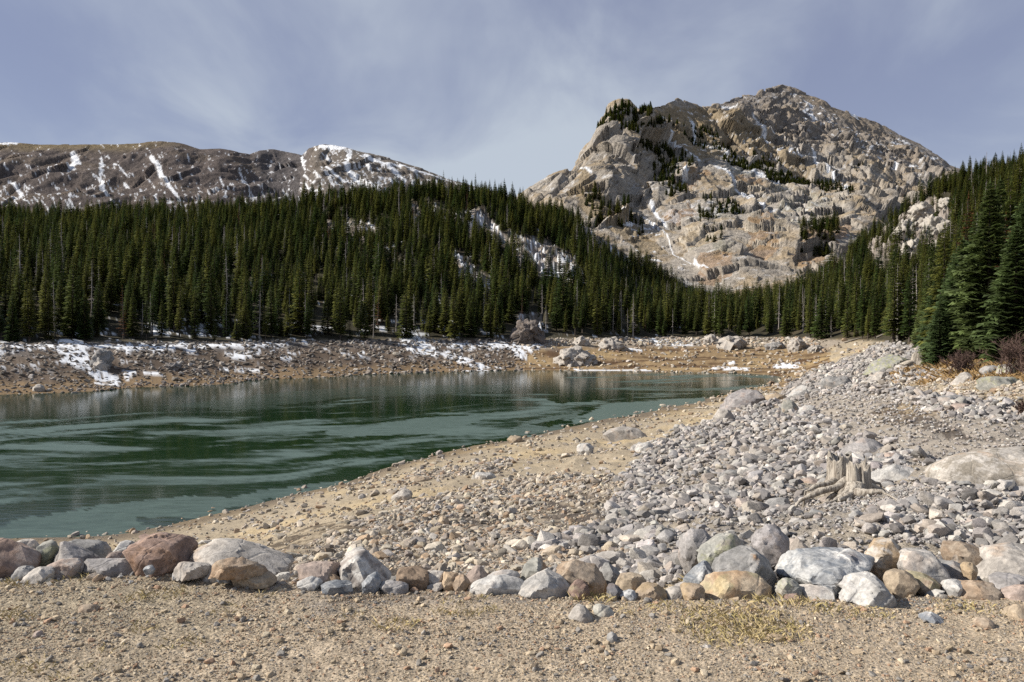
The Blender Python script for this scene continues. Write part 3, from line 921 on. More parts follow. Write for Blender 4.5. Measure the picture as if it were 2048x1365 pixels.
def build_far_ridge():
    us = np.linspace(-330, 1120, 840)
    nv = 125
    sil = np.interp(us, [p[0] for p in RIDGE_SIL], [p[1] for p in RIDGE_SIL])
    t = np.linspace(0, 1, nv)
    U = np.repeat(us[:, None], nv, 1)
    Vv = 470 + (sil[:, None] - 470) * t[None, :]
    dep0 = 1500 + 1100 * t[None, :] ** 0.9
    wall = np.exp(-((U - 560) / 70.0) ** 2) * 260
    dome = sstep(U, 605, 640) * (1 - sstep(U, 900, 1100)) * -150
    dep = dep0 + (wall + dome) * np.clip(t[None, :] * 1.5, 0, 1)
    a, b = (U - 1024) / F, -(Vv - 682.5) / F
    dy, dz = cp + b * sp_, -sp_ + b * cp
    s = dep / dy
    P = np.stack([a * s, dep, CAMZ + dz * s], -1)
    back = []
    for dd, dh in ((60, 6), (200, 50), (600, 250), (1500, 600)):
        r = P[:, -1].copy()
        r[:, 0] *= 1 + dd / r[:, 1]
        r[:, 1] += dd
        r[:, 2] = np.maximum(r[:, 2] - dh, -60)
        back.append(r)
    P = np.concatenate([P, np.stack(back, 1)], 1)
    nr = P.shape[1]
    fp = P.reshape(-1, 3)
    N = grid_normals(P).reshape(-1, 3)
    N = np.where(N[:, 2:3] < 0, -N, N)
    rib = fbm3(fp * np.array((1.5, 0.45, 0.75)), 190, 6, 240, 0.52, True)
    lump = fbm3(fp, 420, 3, 250)
    edge = np.tile(np.where(np.arange(nr) < nv, 1 - 0.8 * sstep(np.arange(nr) / nv, 0.85, 1.0), 0.2), len(us))
    D = fp + (N * 0.7 + np.array((-0.1, -0.2, 0.1))) * ((rib * 20 + lump * 22 + facets(fp * np.array((1.3, 0.5, 0.8)), 110.0, 311) * 0.13) * edge)[:, None]
    ud = np.concatenate([U, np.repeat(us[:, None], nr - nv, 1)], 1).ravel()
    vd = np.concatenate([Vv, np.repeat(sil[:, None], nr - nv, 1)], 1).ravel()
    lo = fbm3(fp, 300, 4, 260, 0.6)
    hi = fbm2(ud * 1.0 - vd * 0.6, vd * 0.75 + ud * 0.05, 11.0, 5, 270, 0.72)
    c = np.tile(np.float32((0.118, 0.099, 0.092)), (len(fp), 1))
    c = lerp(c, (0.155, 0.125, 0.10), sstep(lo, 0.0, 0.5) * 0.7)
    c = lerp(c, (0.17, 0.135, 0.085), (1 - sstep(vd - np.interp(ud, us, sil), 3, 26)) * (1 - sstep(ud, 250, 420)))
    c = lerp(c, (0.115, 0.105, 0.105), sstep(ud, 480, 540) * (1 - sstep(ud, 600, 625)) * 0.9)
    c = lerp(c, (0.19, 0.168, 0.145), sstep(ud, 605, 640) * 0.7)
    c *= (1 + 0.25 * hi)[:, None]
    sn = np.zeros(len(fp), np.float32)
    for pl, w in RIDGE_SNOW:
        dd = seg_dist(ud + 7 * hi, vd + 4 * hi, pl)
        sn = np.maximum(sn, 1 - sstep(dd, w * 0.5, w * 1.2))
    dust = sstep(vd, 320, 400) * 0.16 + 0.36 * sstep(ud, 612, 640) * (1 - 0.5 * sstep(ud, 760, 900))
    sn = np.maximum(sn, sstep(hi + dust + 0.25 * lo, 0.56, 0.68) * 0.8)
    c = lerp(c, (0.80, 0.82, 0.86), np.clip(sn, 0, 1))
    i = np.arange(len(us) - 1)[:, None] * nr + np.arange(nr - 1)[None, :]
    qd = np.stack([i, i + nr, i + nr + 1, i + 1], -1).reshape(-1, 4)
    me = mesh_np('far_ridge', D, [qd], True, {'col': np.clip(c, 0.01, 0.9), 'wet': np.stack([sn * 0, sn, sn * 0], 1)}, [mat_mountain('ridge_rock', 0.4)])
    link('mountain_ridge', me, kind='structure', label='long brown ridge streaked with snow with a white dome at its right end')


build_far_ridge()


# ------------------------------------------------------------------ rocks
def ico(level):
    bm = bmesh.new()
    bmesh.ops.create_icosphere(bm, subdivisions=level, radius=1.0)
    bm.verts.ensure_lookup_table()
    V = np.array([v.co[:] for v in bm.verts], np.float64)
    T = np.array([[v.index for v in f.verts] for f in bm.faces], np.int32)
    bm.free()
    return V / np.linalg.norm(V, axis=1, keepdims=True), T


ICO = {k: ico(k) for k in (2, 3, 4, 5)}


def rock_shape(level, planes, sharp, rough, seed, size):
    """planes: (nx,ny,nz,d) half spaces round the origin; the rock is their smoothed intersection, roughened."""
    Vd, T = ICO[level]
    pl = np.asarray(planes, float)
    n = pl[:, :3] / np.linalg.norm(pl[:, :3], axis=1, keepdims=True)
    d = pl[:, 3] / np.linalg.norm(pl[:, :3], axis=1)
    k = np.maximum(Vd @ n.T, 1e-3) / d[None, :]
    inv = (k ** sharp).sum(1) ** (1.0 / sharp)
    V = Vd / inv[:, None]
    fd = V[T].mean(1)
    fid = np.argmax((fd @ n.T) / d[None, :], 1)
    if rough > 0:
        s0 = size * 0.55
        Pn = V + seed * 3.17
        dn = fbm3(Pn, s0, 5, seed, 0.6) * rough * 0.6 + (0.4 - np.abs(gn3(Pn / (s0 * 0.7), seed + 9)) * 2) * rough * 0.3
        # chipped steps
        dn += facets(Pn + 0.2 * s0 * gn3(Pn / s0, seed + 5)[:, None], s0 * (1.1 if rough < 0.12 else 0.85), seed + 21) / s0 * rough * (1.5 if rough < 0.12 else 2.4)
        V = V * (1 + dn[:, None])
    return V, T, fid


def rand_planes(rng, a, b, c, n=14, jitter=0.25):
    """random facets on an ellipsoid with half-axes a, b, c"""
    out = []
    v = rng.normal(size=(n, 3))
    v /= np.linalg.norm(v, axis=1, keepdims=True)
    for q in list(v) + [(1, 0, 0), (-1, 0, 0), (0, 1, 0), (0, -1, 0), (0, 0, 1), (0, 0, -1)]:
        q = np.asarray(q, float) + rng.normal(size=3) * 0.18
        q /= np.linalg.norm(q)
        h = math.sqrt((a * q[0]) ** 2 + (b * q[1]) ** 2 + (c * q[2]) ** 2)
        out.append((*q, h * (1 - jitter * rng.random())))
    return out


def crease(me, fid):
    """hard edges where two different fracture faces meet"""
    nf = len(me.polygons)
    le = np.empty(nf * 3, np.int32)
    me.loops.foreach_get('edge_index', le)
    o = np.argsort(le, kind='stable')
    f = (np.arange(nf * 3) // 3)[o]
    a, b = f[0::2], f[1::2]
    sh = np.zeros(len(me.edges), bool)
    sh[le[o][0::2]] = fid[a] != fid[b]
    at = me.attributes.new('sharp_edge', 'BOOLEAN', 'EDGE')
    at.data.foreach_set('value', sh)
    return me


def mat_rock():
    m, nt, b = new_mat('rock')
    tc = nt.n('ShaderNodeTexCoord')
    oi = nt.n('ShaderNodeObjectInfo')

    def prop(n):
        a = nt.n('ShaderNodeAttribute', attribute_type='OBJECT', attribute_name=n)
        return a
    vm = nt.n('ShaderNodeVectorMath', operation='ADD')
    rnd = nt.n('ShaderNodeVectorMath', operation='SCALE')
    rnd.inputs[0].default_value = (37.0, 19.0, 53.0)
    nt.l(oi.outputs['Random'], rnd.inputs[3])
    nt.l(tc.outputs['Object'], vm.inputs[0])
    nt.l(rnd.outputs[0], vm.inputs[1])
    P = vm.outputs[0]
    blotch = nt.noise(P, 5.0, 5, 0.65)
    speck = nt.noise(P, 26.0, 5, 0.75)
    stain = nt.noise(P, 2.2, 5, 0.6, 0.4)
    # foliation: noise drawn out along the bedding
    fol = nt.noise(nt.mapping(nt.mapping(P, (1, 1, 1), (0.45, -0.62, 0.3)), (1.5, 2.0, 17.0)), 1.0, 3, 0.55, 0.3)
    band = nt.math('MULTIPLY', nt.ramp(fol, 0.46, 0.55), prop('band').outputs['Fac'])
    c2 = prop('col2').outputs['Color']
    col = nt.mix(nt.math('MULTIPLY', nt.ramp(blotch, 0.45, 0.58), 0.9), oi.outputs['Color'], c2)
    col = nt.mix(band, col, c2)
    crack = nt.n('ShaderNodeTexVoronoi', feature='DISTANCE_TO_EDGE')
    nt.l(nt.mapping(nt.mix(0.12, P, nt.noise(P, 4.0, 3)), (2.6, 2.6, 4.5), (0.4, 0.3, 0.2)), crack.inputs['Vector'])
    crack.inputs['Scale'].default_value = 1.0
    crk = nt.ramp(crack.outputs['Distance'], 0.0, 0.035)
    vein = nt.math('MULTIPLY', nt.ramp(crack.outputs['Distance'], 0.012, 0.06, 1.0, 0.0), nt.math('MULTIPLY', prop('vein').outputs['Fac'], nt.ramp(stain, 0.40, 0.58)))
    col = nt.mix(vein, col, (0.58, 0.57, 0.55))
    rust = nt.math('MULTIPLY', nt.ramp(stain, 0.52, 0.66), prop('rust').outputs['Fac'])
    col = nt.mix(rust, col, (0.30, 0.155, 0.055))
    lich = nt.math('MULTIPLY', nt.ramp(nt.noise(P, 3.1, 6, 0.7), 0.50, 0.58), prop('lichen').outputs['Fac'])
    col = nt.mix(lich, col, (0.31, 0.32, 0.17))
    g = nt.math('MULTIPLY', nt.ramp(speck, 0.28, 0.72, 0.70, 1.26), nt.ramp(stain, 0.32, 0.66, 0.78, 1.14))
    sc = nt.n('ShaderNodeVectorMath', operation='SCALE')
    nt.l(col, sc.inputs[0])
    nt.l(g, sc.inputs[3])
    nt.l(sc.outputs[0], b.inputs['Base Color'])
    b.inputs['Roughness'].default_value = 0.85
    b.inputs['Specular IOR Level'].default_value = 0.25
    hgt = nt.math('ADD', nt.math('MULTIPLY', blotch, 0.35), nt.math('ADD', nt.math('MULTIPLY', speck, 0.4), nt.math('ADD', nt.math('MULTIPLY', fol, 0.45), nt.math('MULTIPLY', crk, 0.22))))
    nt.l(nt.bump(hgt, 0.5, 0.035), b.inputs['Normal'])
    return m


def mat_stone():
    """scree and gravel: colour comes with each stone (instance attribute), or from the object colour"""
    m, nt, b = new_mat('stone')
    tc = nt.n('ShaderNodeTexCoord')
    oi = nt.n('ShaderNodeObjectInfo')
    ia = nt.n('ShaderNodeAttribute', attribute_type='INSTANCER', attribute_name='scol')
    rnd = nt.n('ShaderNodeVectorMath', operation='SCALE')
    rnd.inputs[0].default_value = (37.0, 19.0, 53.0)
    nt.l(oi.outputs['Random'], rnd.inputs[3])
    vm = nt.n('ShaderNodeVectorMath', operation='ADD')
    nt.l(tc.outputs['Object'], vm.inputs[0])
    nt.l(rnd.outputs[0], vm.inputs[1])
    P = vm.outputs[0]
    isin = nt.math('GREATER_THAN', ia.outputs['Fac'], 0.001)
    base = nt.mix(isin, oi.outputs['Color'], ia.outputs['Color'])
    n1 = nt.noise(P, 1.6, 5, 0.65)
    n2 = nt.noise(P, 14.0, 4, 0.7)
    g = nt.math('MULTIPLY', nt.ramp(n1, 0.3, 0.7, 0.80, 1.18), nt.ramp(n2, 0.3, 0.7, 0.80, 1.2))
    sc = nt.n('ShaderNodeVectorMath', operation='SCALE')
    nt.l(base, sc.inputs[0])
    nt.l(g, sc.inputs[3])
    nt.l(sc.outputs[0], b.inputs['Base Color'])
    hgt = nt.math('ADD', n1, nt.math('MULTIPLY', n2, 0.25))
    nt.l(nt.bump(hgt, 0.35, 0.05), b.inputs['Normal'])
    return m


M_ROCK = mat_rock()
M_STONE = mat_stone()

COLS = {
    'pale': ((0.45, 0.41, 0.365), (0.31, 0.28, 0.25)),
    'white': ((0.50, 0.48, 0.45), (0.34, 0.33, 0.32)),
    'grey': ((0.31, 0.30, 0.29), (0.22, 0.215, 0.21)),
    'dark': ((0.17, 0.155, 0.15), (0.25, 0.23, 0.22)),
    'red': ((0.23, 0.145, 0.11), (0.33, 0.225, 0.18)),
    'pink': ((0.39, 0.30, 0.25), (0.30, 0.235, 0.20)),
    'brown': ((0.27, 0.19, 0.125), (0.38, 0.30, 0.22)),
    'tan': ((0.42, 0.33, 0.225), (0.33, 0.25, 0.17)),
    'blue': ((0.165, 0.185, 0.215), (0.46, 0.46, 0.455)),
    'green': ((0.25, 0.25, 0.225), (0.35, 0.34, 0.30)),
    'orange': ((0.40, 0.29, 0.165), (0.33, 0.25, 0.175)),
    'lilac': ((0.32, 0.30, 0.295), (0.25, 0.235, 0.23)),
    'slate': ((0.10, 0.10, 0.115), (0.15, 0.145, 0.15)),
}
for _k, (_a, _b) in list(COLS.items()):        # muted, as weathered rock is
    _f = 0.22 if _k in ('red', 'pale', 'white', 'grey') else 0.18
    COLS[_k] = tuple(tuple(x * (1 - _f) + sum(c) / 3 * _f for x in c) for c in (_a, _b))
BOULDERS = []


def boulder(poly, color, label, y=None, base_v=None, depth=0.8, band=0.3, rust=0.2, lichen=0.0, sharp=110, rough=0.055, level=4, group='boulders lining the dam crest', name='boulder', tilt=0.32, dark2=None, vein=0.0):
    """poly: the convex outline seen in the photo; it gets its own distance, thickness and slanting facets."""
    us = [p[0] for p in poly]
    vs = [p[1] for p in poly]
    u0 = (min(us) + max(us)) / 2
    vb = max(vs) if base_v is None else base_v
    if y is None:
        h = hit(u0, vb)
        y = float(h[1])
    vc = (min(vs) + max(vs)) / 2
    k = y / F
    W_, H_ = (max(us) - min(us)) * k, (max(vs) - min(vs)) * k
    dep = depth * min(W_, 2.2 * H_) * 0.5 + 0.02
    yc = y + dep * 0.8
    k = yc / F
    c = at(u0, vc, yc)
    pts = [((p[0] - u0) * k, -(p[1] - vc) * k) for p in poly]
    area = sum(pts[i][0] * pts[(i + 1) % len(pts)][1] - pts[(i + 1) % len(pts)][0] * pts[i][1] for i in range(len(pts)))
    if area < 0:
        pts = pts[::-1]
    rg = np.random.default_rng(int(abs(u0) * 7 + vc * 13) % 100000)
    planes = []
    for i in range(len(pts)):
        (x0, z0), (x1, z1) = pts[i], pts[(i + 1) % len(pts)]
        ex, ez = x1 - x0, z1 - z0
        L = math.hypot(ex, ez)
        if L < 1e-6:
            continue
        nx, nz = ez / L, -ex / L
        d = nx * x0 + nz * z0
        d = max(d, 0.02)
        if nz < -0.75:                   # the underside sinks into the ground
            planes.append((nx, 0, nz, d + 0.22 * H_))
            continue
        # the outline facet leans back on both sides of its widest line
        for sgn in (-1, 1):
            tl = tilt * (0.3 + 1.4 * rg.random())
            yo = dep * (rg.random() - 0.5) * 0.3
            n = np.array((nx, sgn * tl, nz))
            planes.append((*n, d + max(0, n[1] * yo)))
    for q in range(2):
        n = np.array(((0.55 if q else -0.45) + rg.normal() * 0.25, -1, 0.12 + rg.normal() * 0.25))
        n /= np.linalg.norm(n)
        planes.append((*n, (abs(n[0]) * W_ * 0.42 + abs(n[1]) * dep) * rg.uniform(0.66, 0.88)))
        planes.append((rg.normal() * 0.25, 1, 0.30 + rg.normal() * 0.22, dep * (0.85 + 0.3 * rg.random())))
    planes.append((rg.normal() * 0.4, -1, -0.2, dep * 1.05))
    hw, hh = W_ / 2, H_ / 2
    top = np.array((rg.normal() * 0.18, rg.uniform(-0.1, 0.35), 1))     # bedding plane on top
    top /= np.linalg.norm(top)
    planes.append((*top, hh * rg.uniform(0.80, 0.97) + abs(top[1]) * dep * 0.2))
    for q in range(4):                   # broken corners
        n = np.array((rg.normal(), -abs(rg.normal()) * 0.8, 0.25 + abs(rg.normal()) * 0.8))
        n /= np.linalg.norm(n)
        planes.append((*n, math.sqrt((hw * n[0]) ** 2 + (dep * n[1]) ** 2 + (hh * n[2]) ** 2) * rg.uniform(0.70, 0.92)))
    V, T, fid = rock_shape(level, planes, sharp, rough, int(rg.integers(1, 9000)), min(W_, H_ * 1.6) * 0.5)
    me = crease(mesh_np(name, V, [T], True, None, [M_ROCK]), fid)
    o = link(name, me, None, c)
    BOULDERS.append((c[0], yc, W_ / 2, y))
    a, b = COLS[color]
    jit = 1 + rg.normal() * 0.05
    o.color = (a[0] * jit, a[1] * jit, a[2] * jit, 1)
    o['col2'] = dark2 or b
    o['band'] = float(band)
    o['rust'] = float(rust)
    o['lichen'] = float(lichen)
    o['vein'] = float(vein)
    tag(o, label, 'boulder', group)
    return o


def box(u0, v0, u1, v1, kind='round', seed=0):
    rg = random.Random(seed + int(u0) * 3 + int(v0))
    w, h = u1 - u0, v1 - v0
    P = {'round': [(0.0, .55), (.12, .2), (.35, .02), (.65, 0), (.9, .25), (1, .6), (.93, .95), (.5, 1), (.08, .95)],
         'slab': [(0, .5), (.06, .12), (.3, 0), (.8, .06), (1, .35), (.97, .85), (.8, 1), (.1, 1)],
         'block': [(.0, .2), (.1, 0), (.55, .03), (.95, .1), (1, .35), (.96, .95), (.5, 1), (.05, .97)],
         'wedge': [(0, .75), (.2, .35), (.48, 0), (.62, .05), (.9, .5), (1, .85), (.9, 1), (.05, 1)],
         'left': [(0, .35), (.12, .05), (.32, 0), (.7, .3), (1, .72), (.98, 1), (.05, 1)],
         'right': [(0, .75), (.3, .25), (.65, 0), (.88, .05), (1, .4), (.97, 1), (.03, 1)]}[kind]
    return [(u0 + (x + rg.uniform(-.04, .04)) * w, v0 + (z + rg.uniform(-.03, .03)) * h) for x, z in P]


YB = lambda vb: 2.0 * F / (vb - 660.0) * 1.0     # on the level crest
B = boulder
GB = 'boulders lining the dam crest'


def crest_boulders():
    # ---- left end
    B([(-60, 1100), (-20, 1078), (17, 1079), (50, 1095), (78, 1120), (75, 1132), (-60, 1140)], 'pink', 'pinkish brown boulder at the left end of the boulder row', y=YB(1160), depth=0.9, dark2=(0.24, 0.17, 0.14))
    B([(10, 1110), (20, 1084), (45, 1077), (72, 1080), (80, 1100), (75, 1125), (15, 1130)], 'pale', 'pale boulder whose top shows behind the pinkish leftmost boulder', y=7.1)
    B([(70, 1115), (76, 1088), (92, 1079), (108, 1083), (118, 1105), (112, 1130), (75, 1130)], 'green', 'pale boulder spotted with green lichen near the left end', y=6.85, lichen=0.5)
    B([(105, 1110), (118, 1088), (135, 1082), (170, 1092), (182, 1112), (205, 1125), (180, 1138), (108, 1135)], 'dark', 'jagged dark brown boulder with a whitish right foot', y=6.75, dark2=(0.45, 0.42, 0.40))
    B([(112, 1090), (150, 1078), (195, 1080), (210, 1098), (215, 1125), (120, 1130)], 'grey', 'grey boulder with flat top rising behind the jagged dark one', y=7.3)
    B([(98, 1130), (108, 1120), (150, 1117), (162, 1126), (160, 1150), (105, 1152)], 'grey', 'squat brownish grey block with lighter flat top', y=6.45, dark2=(0.30, 0.24, 0.21))
    B([(158, 1128), (178, 1117), (255, 1115), (275, 1122), (280, 1142), (165, 1146)], 'lilac', 'long flat grey slab left of the big red boulder', y=6.5, depth=0.9)
    B(box(50, 1131, 108, 1158, 'right'), 'pale', 'small pale wedge stone in front of the brownish block', y=6.3)
    B(box(22, 1133, 70, 1156, 'round'), 'grey', 'small rounded grey boulder in front of the pinkish leftmost boulder', y=6.4)
    B(box(-25, 1125, 32, 1146, 'slab'), 'lilac', 'small flat grey boulder at the left end of the row', y=6.5)
    B([(215, 1120), (232, 1095), (245, 1078), (262, 1082), (275, 1130), (220, 1132)], 'white', 'pointed whitish boulder behind the left side of the big red boulder', y=7.2)
    B([(205, 1128), (222, 1103), (240, 1100), (245, 1118), (240, 1135)], 'pink', 'small pinkish stone between the grey slab and the red boulder', y=6.9)
    # ---- the big red one and its pale neighbour
    B([(242, 1072), (258, 1061), (300, 1062), (360, 1066), (390, 1070), (399, 1085), (388, 1125), (370, 1142), (285, 1140), (262, 1105)], 'red', 'largest red brown boulder, overhanging on its left side', y=6.55, depth=1.0, level=5, rust=0.3, rough=0.07)
    B([(378, 1125), (384, 1098), (405, 1078), (438, 1073), (470, 1085), (540, 1098), (570, 1104), (586, 1125), (575, 1150), (535, 1158), (420, 1148)], 'pale', 'long pale granite boulder sloping down to the right', y=6.45, depth=0.9, level=5, rust=0.35, sharp=22)
    B([(412, 1130), (430, 1116), (470, 1112), (520, 1128), (530, 1146), (420, 1150)], 'brown', 'broken brown rock under the long pale granite boulder', y=6.15, depth=0.4, rough=0.1)
    B(box(340, 1126, 420, 1150, 'slab'), 'pale', 'whitish flat stone below the red boulder', y=6.3)
    B(box(286, 1131, 310, 1145, 'round'), 'blue', 'small rounded blue grey stone at the foot of the red boulder', y=6.35)
    B(box(430, 1136, 470, 1157, 'slab'), 'blue', 'small blue grey slab below the long pale granite', y=6.25)
    B(box(457, 1138, 558, 1164, 'slab'), 'tan', 'cream coloured flat stone right of the small blue slab', y=6.2)
    # ---- pink block, white and dark boulder
    B([(592, 1128), (597, 1121), (660, 1122), (683, 1128), (684, 1155), (680, 1162), (596, 1152)], 'pink', 'pink rectangular block beside the white topped boulder', y=6.3, sharp=70, rough=0.06)
    B([(672, 1125), (680, 1104), (705, 1095), (730, 1100), (760, 1125), (785, 1160), (770, 1176), (690, 1170)], 'white', 'dome shaped boulder with white top and dark streaked front', y=6.3, depth=1.1, level=5, dark2=(0.20, 0.18, 0.17), rust=0.1)
    B(box(594, 1153, 645, 1173, 'round'), 'white', 'small white stone in front of the pink block', y=6.15)
    B(box(640, 1160, 708, 1182, 'slab'), 'blue', 'thin blue grey slab in front of the pink block', y=6.08)
    B(box(724, 1143, 762, 1176, 'right'), 'blue', 'small pointed blue grey stone before the white topped boulder', y=6.1)
    B(box(758, 1161, 816, 1184, 'slab'), 'lilac', 'small flat grey stone right of the pointed blue one', y=6.08)
    B([(783, 1150), (790, 1138), (820, 1136), (855, 1142), (862, 1165), (850, 1182), (795, 1178)], 'brown', 'dark brown block right of the white topped boulder', y=6.25, dark2=(0.15, 0.11, 0.08))
    B(box(850, 1139, 888, 1178, 'block'), 'pale', 'pale upright block leaning on the dark brown block', y=6.35)
    B(box(880, 1143, 918, 1176, 'block'), 'tan', 'tan squarish stone left of the pointed pink one', y=6.3)
    B(box(905, 1150, 940, 1178, 'round'), 'brown', 'small brown stone between tan and pointed pink stones', y=6.25)
    B(box(925, 1129, 985, 1170, 'wedge'), 'pink', 'pointed pinkish tan boulder left of the long white rock', y=6.45)
    B([(930, 1172), (955, 1158), (1000, 1150), (1045, 1158), (1060, 1172), (1040, 1184), (940, 1184)], 'white', 'long low white rock beside the pale fan shaped boulder', y=6.1, depth=0.6)
    B(box(968, 1140, 1042, 1162, 'slab'), 'white', 'flat white stone behind the long low white rock', y=6.35)
    B([(1040, 1160), (1048, 1130), (1066, 1113), (1085, 1116), (1100, 1140), (1098, 1170), (1045, 1172)], 'green', 'pointed grey boulder with orange streak behind the fan shaped one', y=6.4, rust=1.0)
    B([(1028, 1188), (1040, 1168), (1098, 1136), (1115, 1146), (1138, 1170), (1143, 1188), (1110, 1202), (1040, 1204)], 'pale', 'pale grey fan shaped boulder standing forward on the gravel', y=6.02, depth=0.8, level=5, sharp=70, dark2=(0.33, 0.32, 0.31))
    B([(1098, 1145), (1112, 1124), (1145, 1119), (1190, 1130), (1212, 1160), (1215, 1180), (1185, 1186), (1120, 1178)], 'brown', 'big rusty brown boulder right of the fan shaped one', y=6.25, depth=0.9, level=5, rust=0.8, rough=0.08)
    B(box(1136, 1160, 1180, 1199, 'round'), 'red', 'small reddish stone leaning on the fan shaped boulder', y=5.98, lichen=0.3)
    B(box(1212, 1166, 1250, 1193, 'left'), 'slate', 'small black slate stone right of the rusty boulder', y=6.0)
    B([(1230, 1170), (1238, 1148), (1262, 1144), (1288, 1150), (1293, 1172), (1280, 1184), (1235, 1184)], 'tan', 'tan rounded boulder right of the black slate stone', y=6.2)
    B(box(1264, 1163, 1336, 1196, 'wedge'), 'orange', 'orange tan boulder low in the gravel', y=6.0, depth=0.7)
    B(box(1236, 1180, 1280, 1198, 'round'), 'blue', 'small grey cobble in front of the black slate stone', y=5.97)
    B(box(1200, 1125, 1245, 1165, 'left'), 'grey', 'speckled grey boulder behind the rusty brown one', y=6.6)
    B(box(1330, 1172, 1372, 1198, 'round'), 'pale', 'small pale stone right of the orange tan boulder', y=6.02)
    # ---- right half
    B([(1355, 1110), (1362, 1075), (1385, 1052), (1405, 1050), (1428, 1075), (1432, 1125), (1362, 1130)], 'lilac', 'smooth lilac grey boulder behind the green grey lichen boulder', y=7.4)
    B([(1392, 1120), (1400, 1092), (1430, 1070), (1465, 1064), (1492, 1085), (1495, 1120), (1470, 1140), (1400, 1140)], 'green', 'greenish grey boulder with yellow lichen on its left side', y=6.7, lichen=0.5, depth=1.0)
    B(box(1366, 1122, 1432, 1170, 'right'), 'blue', 'blue grey boulder below the green lichen one', y=6.4)
    B([(1425, 1138), (1438, 1105), (1480, 1086), (1500, 1090), (1535, 1120), (1553, 1150), (1548, 1170), (1430, 1148)], 'grey', 'striped grey boulder with rusty foot and dark underside', y=6.25, band=0.7, rust=0.9, depth=0.9, level=5)
    B([(1502, 1085), (1512, 1062), (1535, 1048), (1555, 1052), (1575, 1075), (1578, 1105), (1560, 1128), (1510, 1120)], 'dark', 'rounded dark grey boulder standing behind the striped one', y=6.7, depth=1.0, dark2=(0.35, 0.33, 0.33))
    B([(1398, 1165), (1410, 1148), (1470, 1140), (1520, 1148), (1552, 1172), (1548, 1192), (1400, 1190)], 'tan', 'low tan lichen spotted rock with dry grass in front', y=6.05, lichen=0.3, rust=0.4)
    B(box(1358, 1166, 1408, 1198, 'block'), 'orange', 'yellowish block left of the low lichen spotted rock', y=5.98)
    B([(1553, 1148), (1560, 1118), (1600, 1099), (1700, 1095), (1748, 1116), (1735, 1135), (1660, 1166), (1640, 1172), (1562, 1156)], 'blue', 'largest blue grey boulder with white quartz veins and layered tan edge', y=6.15, depth=1.05, band=0.4, vein=1.0, level=5, sharp=70, rough=0.06, rust=0.25)
    B(box(1552, 1155, 1600, 1198, 'round'), 'green', 'small mottled stone below the left end of the blue grey boulder', y=5.98, lichen=0.5)
    B(box(1564, 1184, 1602, 1204, 'round'), 'red', 'small reddish cobble below the blue grey boulder', y=5.92)
    B([(1592, 1195), (1600, 1175), (1640, 1168), (1670, 1176), (1680, 1195), (1670, 1207), (1600, 1206)], 'white', 'smooth whitish stone left of the big white boulder', y=5.95)
    B([(1655, 1180), (1680, 1155), (1735, 1138), (1748, 1150), (1740, 1185), (1670, 1194)], 'lilac', 'flat grey slab wedged behind the big white boulder', y=6.1, sharp=22)
    B([(1678, 1200), (1684, 1178), (1715, 1152), (1748, 1143), (1764, 1152), (1776, 1178), (1806, 1208), (1800, 1222), (1700, 1222)], 'white', 'big white boulder standing forward on the gravel', y=5.75, depth=0.9, level=5, rough=0.09, rust=0.05)
    B([(1732, 1120), (1742, 1098), (1760, 1074), (1775, 1073), (1800, 1092), (1812, 1120), (1805, 1148), (1740, 1148)], 'pale', 'upright ribbed pale tan boulder right of the blue grey one', y=6.45, band=0.6, dark2=(0.34, 0.25, 0.16))
    B([(1792, 1130), (1800, 1105), (1825, 1096), (1860, 1100), (1885, 1130), (1900, 1160), (1890, 1178), (1800, 1150)], 'pale', 'striped light grey boulder with smooth rounded top', y=6.25, band=0.8, depth=0.9, level=5, dark2=(0.29, 0.28, 0.27))
    B(box(1862, 1112, 1955, 1172, 'left'), 'grey', 'layered grey boulder leaning on the striped light one', y=6.4, band=0.6)
    B([(1768, 1160), (1775, 1142), (1800, 1136), (1825, 1150), (1836, 1172), (1825, 1186), (1775, 1184)], 'tan', 'tan orange boulder right of the big white boulder', y=6.05, rust=0.5)
    B([(1812, 1150), (1830, 1140), (1870, 1158), (1888, 1176), (1880, 1186), (1822, 1180)], 'brown', 'olive brown wedge stone beside the tan orange boulder', y=6.1, lichen=0.4)
    B([(1888, 1112), (1894, 1085), (1912, 1076), (1950, 1092), (1990, 1105), (1985, 1142), (1900, 1145)], 'brown', 'rusty veined boulder behind the layered grey one', y=6.65, band=0.5, vein=0.8, rust=0.7)
    B(box(1884, 1158, 1932, 1186, 'round'), 'white', 'small white stone left of the brown dome stone', y=6.05)
    B([(1945, 1150), (1950, 1125), (1985, 1098), (2040, 1088), (2100, 1095), (2120, 1150), (2100, 1176), (1955, 1172)], 'pale', 'large cream boulder at the right end of the row', y=6.3, depth=0.9, level=5, rust=0.4)
    B([(1905, 1195), (1915, 1172), (1945, 1160), (1985, 1166), (2008, 1190), (2000, 1207), (1910, 1207)], 'brown', 'rounded brown dome stone in front of the cream boulder', y=5.95)
    B(box(1980, 1148, 2060, 1185, 'slab'), 'lilac', 'grey striped slab in front of the large cream boulder', y=6.1, band=0.5)
    B(box(1922, 1124, 1956, 1150, 'round'), 'orange', 'small orange stone left of the large cream boulder', y=6.3)
    B(box(2010, 1208, 2075, 1256, 'round'), 'tan', 'tan cobble on the gravel at the right end', y=5.5)
    B(box(2005, 1170, 2080, 1212, 'slab'), 'pink', 'pinkish stone below the cream boulder at the right end', y=5.9)
    # ---- stones standing in the gravel of the crest
    g2 = 'single stones lying on the gravel crest'
